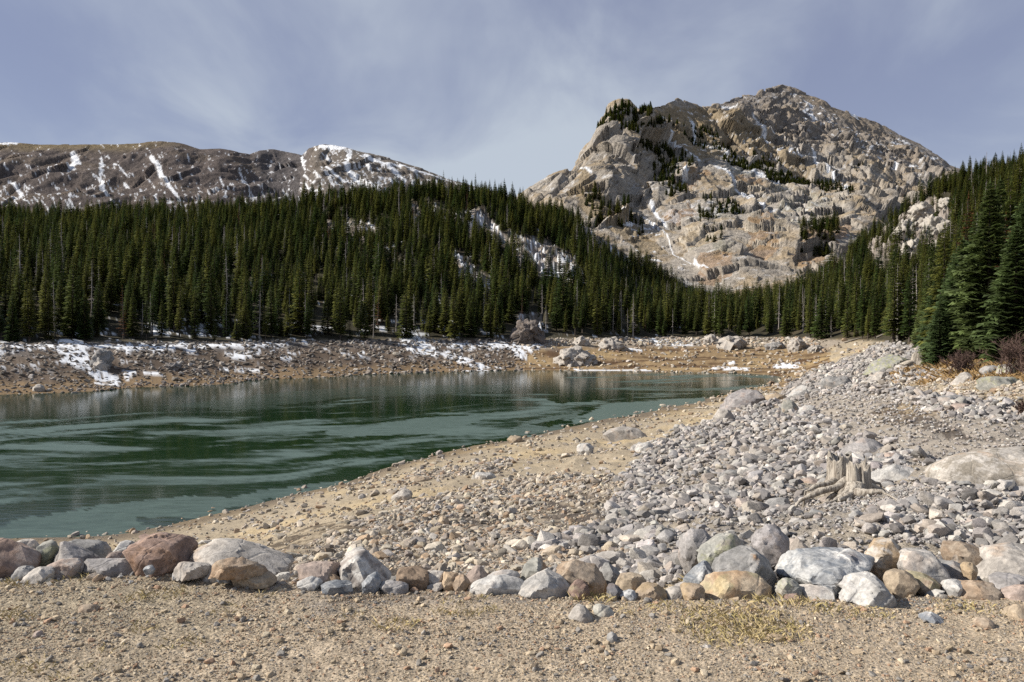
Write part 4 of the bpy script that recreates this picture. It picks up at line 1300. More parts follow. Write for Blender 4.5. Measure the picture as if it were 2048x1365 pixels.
    for bb, c, l, k in (((1130, 1208, 1190, 1246), 'pale', 'pointed pale stone half buried in the gravel before the fan shaped boulder', 'wedge'),
                        ((1185, 1208, 1232, 1235), 'green', 'small greenish stone beside the half buried pointed stone', 'left'),
                        ((1016, 1294, 1075, 1316), 'tan', 'cream tan flat stone alone in the middle of the gravel', 'slab'),
                        ((158, 1208, 196, 1226), 'brown', 'small flat brown stone casting a shadow on the left gravel', 'slab'),
                        ((1396, 1288, 1434, 1316), 'white', 'white and grey stone on the gravel below the dry grass', 'round'),
                        ((1352, 1296, 1388, 1320), 'grey', 'small dark grey stone left of the white and grey one', 'block'),
                        ((1212, 1264, 1236, 1284), 'grey', 'small grey cobble in the middle right gravel', 'round'),
                        ((654, 1328, 684, 1346), 'white', 'small white stone near the lower edge of the gravel', 'round'),
                        ((1842, 1222, 1892, 1248), 'blue', 'grey blue split stone right of the big white boulder', 'left'),
                        ((1666, 1248, 1702, 1262), 'tan', 'flat yellowish stone on the gravel below the white boulder', 'slab'),
                        ((1516, 1268, 1574, 1286), 'orange', 'flat orange stone at the edge of the dry grass', 'slab'),
                        ((500, 1300, 535, 1318), 'grey', 'small grey stone on the left gravel below the grass tufts', 'round'),
                        ((66, 1262, 86, 1276), 'pink', 'small pinkish pebble on the left gravel', 'round'),
                        ((1950, 1236, 1990, 1258), 'brown', 'brown cobble on the gravel near the right edge', 'round')):
        B(box(*bb, kind=k), c, l, group=g2, name='stone', level=3)


crest_boulders()


# ------------------------------------------------------------------ marked boulders of the lake bed
def bed_boulders():
    g = 'boulders on the dry lake bed'
    kw = dict(group=g)
    B([(1838, 955), (1850, 930), (1890, 908), (1960, 893), (2060, 886), (2140, 900), (2200, 940), (2190, 985), (2060, 1000), (1880, 990), (1850, 975)], 'pale', 'giant smooth granite boulder with white top right of the stump', level=5, sharp=9, rough=0.05, dark2=(0.27, 0.24, 0.20), depth=0.8, rust=0.35, **kw)
    B([(1742, 960), (1755, 940), (1790, 929), (1830, 934), (1850, 950), (1845, 972), (1760, 975)], 'white', 'white low boulder between the stump and the giant granite', sharp=70, **kw)
    B([(1442, 812), (1455, 790), (1490, 776), (1515, 778), (1532, 800), (1530, 818), (1480, 824)], 'lilac', 'large angular grey boulder standing near the water edge', sharp=70, depth=0.9, dark2=(0.22, 0.20, 0.20), **kw)
    B(box(1424, 816, 1470, 848, 'block'), 'pale', 'pale cream boulder in front of the large angular grey one', **kw)
    B(box(1564, 798, 1600, 836, 'block'), 'green', 'upright greenish pale boulder on top of the scree', rust=0.6, **kw)
    B(box(1597, 810, 1634, 834, 'round'), 'white', 'rounded white boulder next to the upright greenish one', **kw)
    B(box(1575, 770, 1620, 802, 'right'), 'white', 'whitish boulder above the upright greenish one', **kw)
    B(box(1526, 786, 1580, 808, 'slab'), 'tan', 'tan flat boulder right of the large angular grey one', **kw)
    B([(1732, 744), (1748, 722), (1790, 706), (1815, 704), (1820, 725), (1812, 745)], 'green', 'slanting slab covered in yellow green lichen by the trees', lichen=0.9, sharp=70, depth=0.8, **kw)
    B(box(1640, 752, 1706, 782, 'slab'), 'grey', 'flat grey boulder above the sandy path', **kw)
    B(box(1732, 742, 1775, 772, 'right'), 'pale', 'pale boulder below the lichen covered slab', **kw)
    B([(1994, 754), (2002, 730), (2030, 727), (2042, 735), (2042, 756)], 'pale', 'square pale block with yellow lichen top under the firs', lichen=1.0, sharp=70, **kw)
    B(box(1960, 730, 2002, 758, 'round'), 'grey', 'rounded grey boulder left of the square lichen block', **kw)
    B(box(1898, 744, 1948, 778, 'right'), 'pale', 'pale sloping boulder in the dry grass', **kw)
    B(box(1908, 722, 1938, 738, 'right'), 'white', 'small white boulder before the reddish shrub', **kw)
    B(box(1945, 752, 2050, 782, 'slab'), 'green', 'long greenish slab under the square lichen block', lichen=0.5, **kw)
    B(box(1676, 876, 1790, 920, 'wedge'), 'lilac', 'low triangular grey slab in the middle of the scree', sharp=70, **kw)
    B(box(1590, 956, 1662, 992, 'slab'), 'pink', 'pinkish pale flat boulder left of the stump roots', **kw)
    B(box(1512, 994, 1586, 1032, 'right'), 'grey', 'grey boulder below the pinkish flat one', **kw)
    B(box(1506, 944, 1560, 980, 'right'), 'dark', 'dark grey angular boulder above the pinkish flat one', **kw)
    B(box(1404, 968, 1452, 1006, 'block'), 'pale', 'light blocky boulder in the lower scree', **kw)
    B(box(1686, 1022, 1728, 1056, 'wedge'), 'pale', 'pale pointed stone just below the stump', **kw)
    B(box(1812, 1024, 1878, 1060, 'block'), 'lilac', 'grey angular boulder below the giant granite', **kw)
    B(box(1848, 1048, 1912, 1078, 'slab'), 'dark', 'long dark grey stone below the grey angular boulder', **kw)
    B(box(1582, 1032, 1636, 1056, 'slab'), 'tan', 'flat yellowish stone below the stump roots', **kw)
    B(box(1876, 788, 1930, 820, 'block'), 'grey', 'grey boulder on the right bank above the wet trickle', **kw)
    B(box(1900, 804, 1946, 832, 'round'), 'pink', 'pinkish rounded boulder next to the grey one on the bank', **kw)
    B(box(1808, 889, 1838, 903, 'round'), 'orange', 'small orange stone on the sandy path', **kw)
    B(box(1764, 905, 1798, 928, 'round'), 'pink', 'rounded pinkish boulder behind the stump', **kw)
    B(box(1800, 898, 1868, 918, 'slab'), 'white', 'whitish flat boulder in front of the giant granite', **kw)
    B(box(1268, 884, 1312, 914, 'round'), 'white', 'white boulder at the left edge of the scree', **kw)
    B(box(1204, 853, 1300, 884, 'round'), 'pale', 'broad pale mound of rock half buried in the sand', **kw)
    B(box(1152, 886, 1188, 908, 'slab'), 'white', 'white flat stone on the sand left of the scree', **kw)
    B(box(948, 944, 992, 962, 'slab'), 'white', 'white slab in the line of stones on the sand', **kw)
    B(box(1014, 871, 1046, 886, 'round'), 'tan', 'tan stone at the near water edge', **kw)
    B(box(818, 952, 862, 968, 'slab'), 'tan', 'tan flat stone at the left end of the line of stones', **kw)
    B(box(784, 978, 826, 1000, 'right'), 'pale', 'cream stone on the sandy slope above the wet trickle', **kw)
    B(box(1280, 1000, 1312, 1026, 'block'), 'grey', 'grey blocky stone at the left margin of the lower scree', **kw)
    B(box(1440, 940, 1490, 968, 'slab'), 'grey', 'flat grey stone in the upper middle scree', **kw)
    B(box(874, 1030, 900, 1052, 'wedge'), 'tan', 'pointed tan stone beside the dark moss patch', **kw)
    B(box(1770, 1040, 1816, 1064, 'round'), 'dark', 'dark rounded stone right below the stump roots', **kw)
    B(box(1690, 946, 1720, 966, 'round'), 'lilac', 'lilac cobble behind the right stump', **kw)
    g = 'rock outcrops on the far shore'
    kw = dict(group=g, name='rock_outcrop')
    B([(1112, 725), (1122, 705), (1140, 695), (1160, 696), (1180, 708), (1198, 722), (1190, 732), (1118, 732)], 'pale', 'broken pale outcrop standing alone on the far shore', rough=0.22, level=5, depth=0.8, sharp=70, **kw)
    B(box(1408, 668, 1436, 690, 'block'), 'pale', 'pale rock below the trees at the left of the brown flats', rough=0.18, **kw)
    B(box(1436, 672, 1494, 699, 'round'), 'pale', 'wide pale outcrop below the trees beyond the brown flats', rough=0.2, **kw)
    B(box(1574, 675, 1614, 704, 'block'), 'pale', 'tall pale outcrop at the right of the brown flats', rough=0.2, **kw)
    B(box(1144, 672, 1180, 692, 'wedge'), 'pale', 'pale outcrop above the lone broken outcrop', rough=0.2, **kw)
    B(box(1196, 674, 1252, 700, 'wedge'), 'pale', 'pale low outcrop left of the snow strip', rough=0.2, **kw)
    B(box(1530, 684, 1570, 700, 'round'), 'grey', 'low grey outcrop left of the tall pale one', rough=0.2, **kw)
    B(box(1616, 690, 1650, 704, 'round'), 'pale', 'low pale outcrop right of the tall one', rough=0.2, **kw)
    B(box(178, 698, 222, 736, 'right'), 'grey', 'grey boulder beside the frozen stream on the far bank', rough=0.15, **kw)
    B(box(186, 722, 214, 742, 'round'), 'pale', 'pale boulder at the foot of the grey one by the frozen stream', rough=0.15, **kw)
    B([(1026, 690), (1032, 664), (1044, 646), (1060, 640), (1074, 648), (1088, 668), (1092, 690)], 'dark', 'steep brown rock knob between the trees above the snow field', rough=0.3, level=5, depth=0.9, dark2=(0.13, 0.10, 0.08), **kw)
    for bb, k_, l_ in (((1786, 440, 1830, 480), 'right', 'pale rock step at the left of the right hillside outcrops'), ((1822, 405, 1866, 440), 'block', 'upper pale rock among the right hillside trees'), ((1850, 430, 1900, 475), 'left', 'broad pale rock on the right hillside below the upper one'),
                       ((1800, 478, 1850, 515), 'wedge', 'lower pale rock wall on the right hillside'), ((1868, 478, 1905, 505), 'round', 'small pale rock at the foot of the right hillside outcrops'), ((1880, 395, 1912, 420), 'slab', 'flat pale rock at the top right of the hillside outcrops')):
        B(box(*bb, k_), 'pale', l_, rough=0.24, level=5, lichen=0.25, **kw)
    B(box(64, 768, 90, 784, 'round'), 'pale', 'pale boulder at the far waterline left of the frozen stream', **kw)
    B(box(330, 726, 362, 740, 'round'), 'dark', 'dark boulder pile on the middle of the far bank', rough=0.2, **kw)


bed_boulders()


# ------------------------------------------------------------------ scatter (stuff that nobody could count)
def scatter(name, label, pts, rots, scls, idx, cols, sources, **props):
    me = bpy.data.meshes.new(name)
    n = len(pts)
    me.vertices.add(n)
    me.vertices.foreach_set('co', np.asarray(pts, np.float32).ravel())
    for an, arr in (('rot', rots), ('scl', scls)):
        a = me.attributes.new(an, 'FLOAT_VECTOR', 'POINT')
        a.data.foreach_set('vector', np.asarray(arr, np.float32).ravel())
    a = me.attributes.new('idx', 'INT', 'POINT')
    a.data.foreach_set('value', np.asarray(idx, np.int32))
    a = me.attributes.new('scol', 'FLOAT_COLOR', 'POINT')
    c4 = np.ones((n, 4), np.float32)
    c4[:, :3] = cols
    a.data.foreach_set('color', c4.ravel())
    o = link(name, me, kind='stuff', label=label, **props)
    ng = bpy.data.node_groups.new(name + '_scatter', 'GeometryNodeTree')
    ng.interface.new_socket('Geometry', in_out='INPUT', socket_type='NodeSocketGeometry')
    ng.interface.new_socket('Geometry', in_out='OUTPUT', socket_type='NodeSocketGeometry')
    gi, go = ng.nodes.new('NodeGroupInput'), ng.nodes.new('NodeGroupOutput')
    jn = ng.nodes.new('GeometryNodeJoinGeometry')
    for src in reversed(sources):       # Join Geometry lists the last link first
        g2i = ng.nodes.new('GeometryNodeGeometryToInstance')
        jo = ng.nodes.new('GeometryNodeJoinGeometry')
        for ob in src:
            oi = ng.nodes.new('GeometryNodeObjectInfo')
            oi.transform_space = 'ORIGINAL'
            oi.inputs['Object'].default_value = ob
            ng.links.new(oi.outputs['Geometry'], jo.inputs[0])
        ng.links.new(jo.outputs[0], g2i.inputs[0])
        ng.links.new(g2i.outputs[0], jn.inputs[0])
    iop = ng.nodes.new('GeometryNodeInstanceOnPoints')

    def na(nm, t):
        a = ng.nodes.new('GeometryNodeInputNamedAttribute')
        a.data_type = t
        a.inputs['Name'].default_value = nm
        return a.outputs[0]
    ng.links.new(gi.outputs[0], iop.inputs['Points'])
    ng.links.new(jn.outputs[0], iop.inputs['Instance'])
    iop.inputs['Pick Instance'].default_value = True
    ng.links.new(na('idx', 'INT'), iop.inputs['Instance Index'])
    ng.links.new(na('rot', 'FLOAT_VECTOR'), iop.inputs['Rotation'])
    ng.links.new(na('scl', 'FLOAT_VECTOR'), iop.inputs['Scale'])
    ng.links.new(iop.outputs[0], go.inputs[0])
    md = o.modifiers.new('scatter', 'NODES')
    md.node_group = ng
    return o


# ------------------------------------------------------------------ stones of the lake bed and gravel
NVAR = 12
STONE_ME = []
for k in range(NVAR):
    rg = np.random.default_rng(300 + k)
    ab = (1.0, 0.62 + 0.35 * rg.random(), 0.36 + 0.36 * rg.random())
    V, T, fid = rock_shape(3, rand_planes(rg, *ab, n=6 + k % 4, jitter=0.42), 18 if k % 6 == 0 else 90, 0.03, 300 + k, 1.0)
    V *= 0.5 / np.abs(V[:, 0]).max()
    STONE_ME.append(crease(mesh_np('stone', V, [T], True, None, [M_STONE]), fid))

PAL = {'scree': [(0.315, 0.297, 0.283), (0.37, 0.35, 0.33), (0.25, 0.236, 0.226), (0.44, 0.42, 0.39), (0.36, 0.32, 0.28), (0.295, 0.288, 0.283)],
       'mid': [(0.36, 0.31, 0.25), (0.42, 0.36, 0.28), (0.30, 0.26, 0.22), (0.46, 0.41, 0.34), (0.34, 0.25, 0.175), (0.38, 0.35, 0.32)],
       'farl': [(0.20, 0.175, 0.15), (0.27, 0.235, 0.20), (0.15, 0.13, 0.115), (0.34, 0.31, 0.28)],
       'gravel': [(0.40, 0.33, 0.245), (0.33, 0.27, 0.205), (0.28, 0.265, 0.25), (0.48, 0.42, 0.33), (0.36, 0.25, 0.18), (0.22, 0.21, 0.205), (0.43, 0.36, 0.27), (0.38, 0.31, 0.23)]}
CNAME = {'scree': ['grey', 'light grey', 'dark grey', 'whitish grey', 'brownish grey', 'bluish grey'], 'mid': ['tan', 'pale tan', 'brown', 'cream', 'rusty brown', 'light grey'], 'farl': ['brownish grey', 'light brown', 'dark brown', 'pale grey']}
LAND = [((1700, 960), 'by the stump'), ((1950, 900), 'behind the giant granite'), ((1900, 1010), 'in front of the giant granite'), ((1490, 830), 'by the large angular boulder at the water'), ((1580, 860), 'around the upright greenish boulder'), ((1400, 900), 'in the upper scree'), ((1450, 1000), 'in the lower middle scree'), ((1300, 1060), 'at the left foot of the scree'),
        ((1600, 1060), 'behind the blue grey boulder'), ((1180, 1000), 'on the brown gravel left of the scree'), ((950, 1000), 'on tan gravel below the stone line'), ((800, 1060), 'near the dark wet trickle'), ((960, 1100), 'behind the pointed pink boulder'), ((1000, 930), 'on the sand strip above the water'), ((1240, 880), 'beside the pale rock mound'),
        ((1880, 780), 'in the dry grass of the right bank'), ((1700, 800), 'along the sandy path'), ((1650, 750), 'on the bank below the lichen slab'), ((1850, 1080), 'behind the striped light boulder'), ((2000, 800), 'on the bank below the firs'), ((600, 1000), 'on the sandy slope by the water'), ((1990, 1060), 'in the scree behind the cream boulder')]


def lake_bed_stones():
    rg = np.random.default_rng(77)
    N = 480000
    az = np.radians(rg.uniform(-36, 40, N))
    d = np.exp(rg.uniform(math.log(6.35), math.log(215), N))
    x, y = d * np.tan(az), d
    z = base_z(x, y)
    ok = (z > ZW - 0.15)
    x, y, d = x[ok], y[ok], d[ok]
    z = gz(x, y)
    uu, vv, nu, nv, dd = ground_zones(x, y, z)
    n = len(x)
    dens = np.full(n, 0.035)
    zone = np.full(n, 0)                    # 0 mid palette, 1 scree palette, 2 far left
    pat = fbm2(x, y, 3.0, 3, 171)
    dens += 0.12 * sstep(pat, 0.2, 0.6)
    m = in_poly(uu, vv, MIDGRAV)
    dens[m] = 0.55
    m = in_poly(uu, vv, SCREE)
    hp = fbm2(x, y, 2.2, 3, 175)
    dens[m] = (0.15 + 1.0 * sstep(hp + 0.25 * pat, -0.22, 0.22))[m]
    zone[m] = 1
    m = in_poly(uu, vv, PATHDIRT)
    dens[m] = 0.14
    m = in_poly(uu, vv, RBANK)
    dens[m] = 0.8
    zone[m] = 1
    rb = (uu > 1700) & (vv < 800) & (d < 75)
    dens[rb] = 0.4
    line = seg_dist(uu, vv, [(810, 965), (900, 945), (990, 935), (1010, 925)]) < 9
    dens[line] = 1.0
    far = (d > 95) & (y > W(790) * 0.95)
    zone[far & (uu < 1045)] = 2
    dens[far & (uu < 1045)] = 0.22
    fl = far & (uu >= 1045) & (uu < 1640)
    dens[fl] = 0.06 + 0.5 * sstep(z[fl] - ZW, 3.4, 4.8)
    dens[(z > -0.2) & (d > 40)] = 0.0
    dens[(d < 7.0)] *= 0.6
    for w in WET[:4]:
        dens[in_poly(uu, vv, w)] *= 0.2
    keep = rg.random(n) < dens
    blocked = np.zeros(n, bool)
    for bx, by, bw, bf in BOULDERS:
        blocked |= (np.abs(x - bx) < bw * 0.95) & (y > bf - bw * 0.25) & (y < by + bw * 0.8)
    sp_h = hit(1702, 1018)
    blocked |= ((x - sp_h[0] + 0.12) / 0.75) ** 2 + ((y - sp_h[1] + 0.15) / 0.8) ** 2 < 1
    keep &= ~(blocked & (rg.random(n) > 0.12)) & ~((blocked) & (d < 9))
    x, y, z, d, zone, uu, vv = [a[keep] for a in (x, y, z, d, zone, uu, vv)]
    n = len(x)
    nearst = (np.abs(x - sp_h[0] + 0.1) < 0.9) & (y > sp_h[1] - 1.7) & (y < sp_h[1] + 0.7)
    smin = np.maximum(0.024, 0.0029 * d)
    pw = np.where(zone == 1, 2.1, 2.5)
    s = smin * np.clip(rg.random(n), 1e-4, 1) ** (-1.0 / pw)
    cap = np.where(zone == 1, 0.25, 0.19) + 0.007 * d
    s = np.minimum(s, cap * (0.6 + 0.4 * rg.random(n)))
    # in the scree even the small ones are fist to head sized
    s = np.where((zone == 1) & (d < 60), np.maximum(s, 0.025 + 0.05 * rg.random(n)), s)
    pm = in_poly(uu, vv, PATHDIRT)
    s = np.where(pm, np.minimum(s, 0.03 + 0.004 * d), s)
    s = np.where(nearst, np.minimum(s, 0.06), s)
    rot = np.stack([rg.normal(0, 0.35, n), rg.normal(0, 0.35, n), rg.uniform(0, 6.283, n)], 1)
    sc = np.stack([s * rg.uniform(0.85, 1.2, n), s * rg.uniform(0.8, 1.1, n), s * rg.uniform(0.7, 1.05, n)], 1)
    zz = z + s * np.where(zone == 1, rg.uniform(0.02, 0.42, n), rg.uniform(0.0, 0.2, n))
    idx = rg.integers(0, NVAR, n)
    pk = ['mid', 'scree', 'farl']
    ci = np.zeros(n, int)
    col = np.zeros((n, 3))
    for k in range(3):
        mm = zone == k
        ci[mm] = rg.integers(0, len(PAL[pk[k]]), mm.sum())
        col[mm] = np.array(PAL[pk[k]])[ci[mm]]
    col[zone == 1] *= np.array((1.0, 0.985, 0.985))
    col *= (0.94 + rg.normal(0, 0.17, (n, 1))).clip(0.5, 1.45) * (1 + rg.normal(0, 0.009, (n, 3)))
    # small stones wedged between the crest boulders
    K = 800
    fu = rg.uniform(-40, 2090, K)
    fy = rg.uniform(6.3, 7.2, K) - 0.25 * sstep(fu, 1300, 1900)
    fx = (fu - 1024) / F * fy
    fs = np.minimum(0.035 * np.clip(rg.random(K), 1e-3, 1) ** (-1 / 2.0), 0.15)
    fz = gz(fx, fy) + fs * 0.15
    fz_ = rg.integers(0, 2, K)
    fc = np.where(fz_[:, None] == 0, np.array(PAL['mid'])[rg.integers(0, 6, K)], np.array(PAL['scree'])[rg.integers(0, 6, K)]) * (1 + rg.normal(0, 0.12, (K, 1)))
    pu, pv = to_pix(fx, fy, fz)
    x, y, zz, d, zone = np.concatenate([x, fx]), np.concatenate([y, fy]), np.concatenate([zz, fz]), np.concatenate([d, np.full(K, 99.0)]), np.concatenate([zone, fz_])
    s = np.concatenate([s, fs])
    rot = np.concatenate([rot, np.stack([rg.normal(0, 0.4, K), rg.normal(0, 0.4, K), rg.uniform(0, 6.283, K)], 1)])
    sc = np.concatenate([sc, fs[:, None] * rg.uniform(0.75, 1.2, (K, 3))])
    idx = np.concatenate([idx, rg.integers(0, NVAR, K)])
    ci = np.concatenate([ci, np.zeros(K, int)])
    col = np.concatenate([col, fc])
    n = len(x)
    # individuals: those that show largest
    big = np.argsort(-(s / d))
    u, v = to_pix(x, y, zz)
    vis = (u > 5) & (u < 2043) & (v < 1120)
    big = big[vis[big]][:285]
    sel = np.zeros(n, bool)
    sel[big] = True
    objs = []
    for q in big:
        o = link('bed_stone', STONE_ME[idx[q]], None, (x[q], y[q], zz[q]))
        o.rotation_euler = rot[q]
        o.scale = sc[q]
        o.color = (*col[q], 1)
        lm = min(LAND, key=lambda L: math.hypot(L[0][0] - u[q], 1.5 * (L[0][1] - v[q])))[1]
        shape = ('rounded' if idx[q] % 3 == 0 else 'angular')
        size = 'large' if s[q] > 0.5 else ('medium' if s[q] > 0.3 else 'small')
        tag(o, f'{size} {shape} {CNAME[pk[zone[q]]][ci[q]]} stone {lm}', 'stone', 'loose stones of the dry lake bed')
        objs.append((idx[q], o))
    single_out([o for i, o in objs])
    src = []
    for k in range(NVAR):
        c = [o for i, o in objs if i == k]
        src.append([c[0]])
    r = ~sel
    scatter('rubble', 'grey and tan rubble covering the dry lake bed', np.stack([x, y, zz], 1)[r], rot[r], sc[r], idx[r], col[r], src)
    # gravel of the crest
    M = 175000
    gx = rg.uniform(-5.6, 6.2, M)
    gy = 3.6 + 3.6 * rg.random(M) ** 0.8
    ok = np.abs(gx) < gy * 0.72 + 0.3
    gx, gy = gx[ok], gy[ok]
    M = len(gx)
    cl = fbm2(gx, gy, 0.7, 3, 191)
    ok = rg.random(M) < 0.35 + 0.9 * sstep(cl, -0.4, 0.5)
    gx, gy = gx[ok], gy[ok]
    M = len(gx)
    gs = np.minimum(0.0076 * np.clip(rg.random(M), 1e-5, 1) ** (-1 / 2.9), 0.06)
    gzv = gz(gx, gy) + fbm2(gx, gy, 0.16, 3, 101, 0.6) * 0.012 + gs * 0.12
    rot = np.stack([rg.normal(0, 0.3, M), rg.normal(0, 0.3, M), rg.uniform(0, 6.283, M)], 1)
    gc = np.float32((1.0, 0.975, 0.93)) * np.array(PAL['gravel'])[rg.integers(0, len(PAL['gravel']), M)] * (1 + rg.normal(0, 0.15, (M, 1))).clip(0.55, 1.5)
    scatter('gravel', 'fine tan and grey gravel on the dam crest', np.stack([gx, gy, gzv], 1), rot, gs[:, None] * rg.uniform(0.75, 1.2, (M, 3)), rg.integers(0, NVAR, M), gc, src)


lake_bed_stones()


# ------------------------------------------------------------------ trees
def mat_foliage(name, c_a, c_b, c_c):
    m, nt, b = new_mat(name)
    oi = nt.n('ShaderNodeObjectInfo')
    tc = nt.n('ShaderNodeTexCoord')
    va = nt.n('ShaderNodeAttribute', attribute_name='tint')
    n = nt.noise(tc.outputs['Object'], 3.0, 3, 0.6)
    col = nt.mix(nt.ramp(oi.outputs['Random'], 0.0, 1.0), c_a, c_b)
    col = nt.mix(nt.ramp(n, 0.45, 0.75, 0.0, 0.6), col, c_c)
    sc = nt.n('ShaderNodeVectorMath', operation='SCALE')
    nt.l(col, sc.inputs[0])
    nt.l(nt.ramp(va.outputs['Fac'], 0.0, 1.0, 0.55, 1.45), sc.inputs[3])
    nt.l(sc.outputs[0], b.inputs['Base Color'])
    b.inputs['Roughness'].default_value = 0.7
    b.inputs['Specular IOR Level'].default_value = 0.25
    tr = nt.n('ShaderNodeBsdfTranslucent')
    nt.l(sc.outputs[0], tr.inputs['Color'])
    mx = nt.n('ShaderNodeMixShader')
    mx.inputs[0].default_value = 0.3
    nt.l(b.outputs[0], mx.inputs[1])
    nt.l(tr.outputs[0], mx.inputs[2])
    nt.l(mx.outputs[0], m.node_tree.nodes['Material Output'].inputs['Surface'])
    return m


def mat_bark(name, c1, c2):
    m, nt, b = new_mat(name)
    tc = nt.n('ShaderNodeTexCoord')
    n = nt.noise(nt.mapping(tc.outputs['Object'], (14, 14, 2.0)), 1.0, 4, 0.65)
    nt.l(nt.mix(nt.ramp(n, 0.35, 0.65), c1, c2), b.inputs['Base Color'])
    nt.l(nt.bump(n, 0.6, 0.03), b.inputs['Normal'])
    return m


M_SPRUCE = mat_foliage('spruce_needles', (0.044, 0.078, 0.020), (0.155, 0.160, 0.038), (0.170, 0.185, 0.048))
M_FIR = mat_foliage('fir_needles', (0.085, 0.130, 0.048), (0.130, 0.160, 0.048), (0.165, 0.21, 0.10))
M_RUST = mat_foliage('rusty_needles', (0.16, 0.065, 0.028), (0.13, 0.06, 0.03), (0.20, 0.09, 0.04))
M_BARK = mat_bark('bark', (0.055, 0.042, 0.034), (0.12, 0.10, 0.085))
M_SNAG = mat_bark('dead_wood', (0.20, 0.18, 0.165), (0.36, 0.33, 0.31))


def tube(path, radii, nseg=6):
    """vertices/quads of a tapered tube along path"""
    path = np.asarray(path, float)
    V, Fq = [], []
    for i, p in enumerate(path):
        t = path[min(i + 1, len(path) - 1)] - path[max(i - 1, 0)]
        t = t / (np.linalg.norm(t) + 1e-9)
        a = np.cross(t, (0.31, 0.87, 0.2) if abs(t[2]) > 0.8 else (0, 0, 1))
        a /= np.linalg.norm(a) + 1e-9
        b = np.cross(t, a)
        for k in range(nseg):
            th = 2 * math.pi * k / nseg
            V.append(p + radii[i] * (math.cos(th) * a + math.sin(th) * b))
    for i in range(len(path) - 1):
        for k in range(nseg):
            Fq.append((i * nseg + k, i * nseg + (k + 1) % nseg, (i + 1) * nseg + (k + 1) % nseg, (i + 1) * nseg + k))
    return np.array(V), np.array(Fq, np.int32)


def trunk_mesh(name, h, r, mat, seed):
    rg = np.random.default_rng(seed)
    n = 7
    zs = np.linspace(-0.3, h, n)
    path = np.stack([rg.normal(0, 0.02 * h * 0.12, n), rg.normal(0, 0.02 * h * 0.12, n), zs], 1)
    V, Q = tube(path, r * (1 - 0.93 * np.clip(zs / h, 0, 1)) * np.where(zs < 0.3, 1.25, 1), 7)
    return mesh_np(name, V, [Q], True, None, [mat])


def crown_mesh(name, h, rmax, z0, whorls, nbr, seed, mat, twigs=3, gaps=0.1, power=0.85, wid=0.30):
    """whorls of drooping sprays; every spray is a spine with side twigs of small faces"""
    rg = np.random.default_rng(seed)
    V, T, C = [], [], []

    def tri(a, b, c, t):
        n = len(V)
        V.extend((a, b, c))
        C.extend((t, t, t))
        T.append((n, n + 1, n + 2))
    lean = rg.uniform(0, 6.28)
    for w in range(whorls):
        f = (w + rg.random() * 0.8) / whorls
        z = z0 + (h - z0) * f
        env = (1 - f) ** power * (0.35 + 0.65 * min(1, f * 5 + 0.35))
        R = rmax * env + 0.02 * rmax
        side = 1 + 0.18 * math.cos(f * 9 + lean)
        for k in range(nbr):
            if rg.random() < gaps:
                continue
            th = 2 * math.pi * (k + rg.random() * 0.9) / nbr + w * 2.4
            L = R * rg.uniform(0.62, 1.15) * (side if math.cos(th - lean) > 0 else 1)
            droop = rg.uniform(0.15, 0.55) * (1 - 0.9 * f) - 0.25 * f
            dx, dy = math.cos(th), math.sin(th)
            px, py = -dy, dx
            base = np.array((0, 0, z))
            tip = np.array((dx * L, dy * L, z - droop * L + 0.08 * L))
            mid = np.array((dx * L * .55, dy * L * .55, z - droop * L * 0.62))
            tint = rg.random()
            ww = wid * L + 0.04 * rmax
            sidev = np.array((px, py, -0.15))
            # spine faces
            tri(base, mid + sidev * ww * 0.35, mid - sidev * ww * 0.35 + np.array((0, 0, -0.1 * ww)), tint)
            tri(mid + sidev * ww * 0.4, tip, mid - sidev * ww * 0.4, tint)
            for q in range(twigs):
                g = 0.3 + 0.6 * (q + rg.random() * 0.6) / twigs
                p0 = base + (mid - base) * min(1, g / .55) if g < .55 else mid + (tip - mid) * ((g - .55) / .45)
                for sg in (-1, 1):
                    tl = ww * rg.uniform(0.7, 1.3) * (1.15 - 0.6 * g)
                    e = p0 + np.array((dx * tl * .55 + px * sg * tl, dy * tl * .55 + py * sg * tl, -rg.uniform(0.05, 0.5) * tl))
                    o = np.array((dx, dy, 0)) * tl * 0.42
                    tri(p0 - o * 0.4, p0 + o + np.array((0, 0, 0.03 * tl)), e, min(1, max(0, tint + rg.normal() * 0.15)))
    # leader
    tri(np.array((-0.03 * rmax, 0, h * 0.97)), np.array((0.03 * rmax, 0, h * 0.97)), np.array((0, 0, h * 1.035)), 0.5)
    tri(np.array((0, -0.03 * rmax, h * 0.97)), np.array((0, 0.03 * rmax, h * 0.97)), np.array((0, 0, h * 1.035)), 0.5)
    C = np.array(C)
    return mesh_np(name, np.array(V), [np.array(T, np.int32)], False, {'tint': np.repeat(C[:, None], 3, 1)}, [mat])


def snag_mesh(name, h, seed):
    rg = np.random.default_rng(seed)
    Vs, Qs, off = [], [], 0
    for k in range(46):
        f = rg.uniform(0.18, 0.97)
        z = h * f
        th = rg.uniform(0, 6.283)
        L = h * 0.13 * (1.05 - f) * rg.uniform(0.5, 1.3) + 0.12
        p0 = np.array((0, 0, z))
        p1 = p0 + np.array((math.cos(th) * L * .5, math.sin(th) * L * .5, -0.05 * L))
        p2 = p0 + np.array((math.cos(th) * L, math.sin(th) * L, -rg.uniform(0.0, 0.4) * L))
        V, Q = tube([p0, p1, p2], [0.03, 0.022, 0.008], 3)
        Vs.append(V)
        Qs.append(Q + off)
        off += len(V)
    return mesh_np(name, np.concatenate(Vs), [np.concatenate(Qs)], True, None, [M_SNAG])


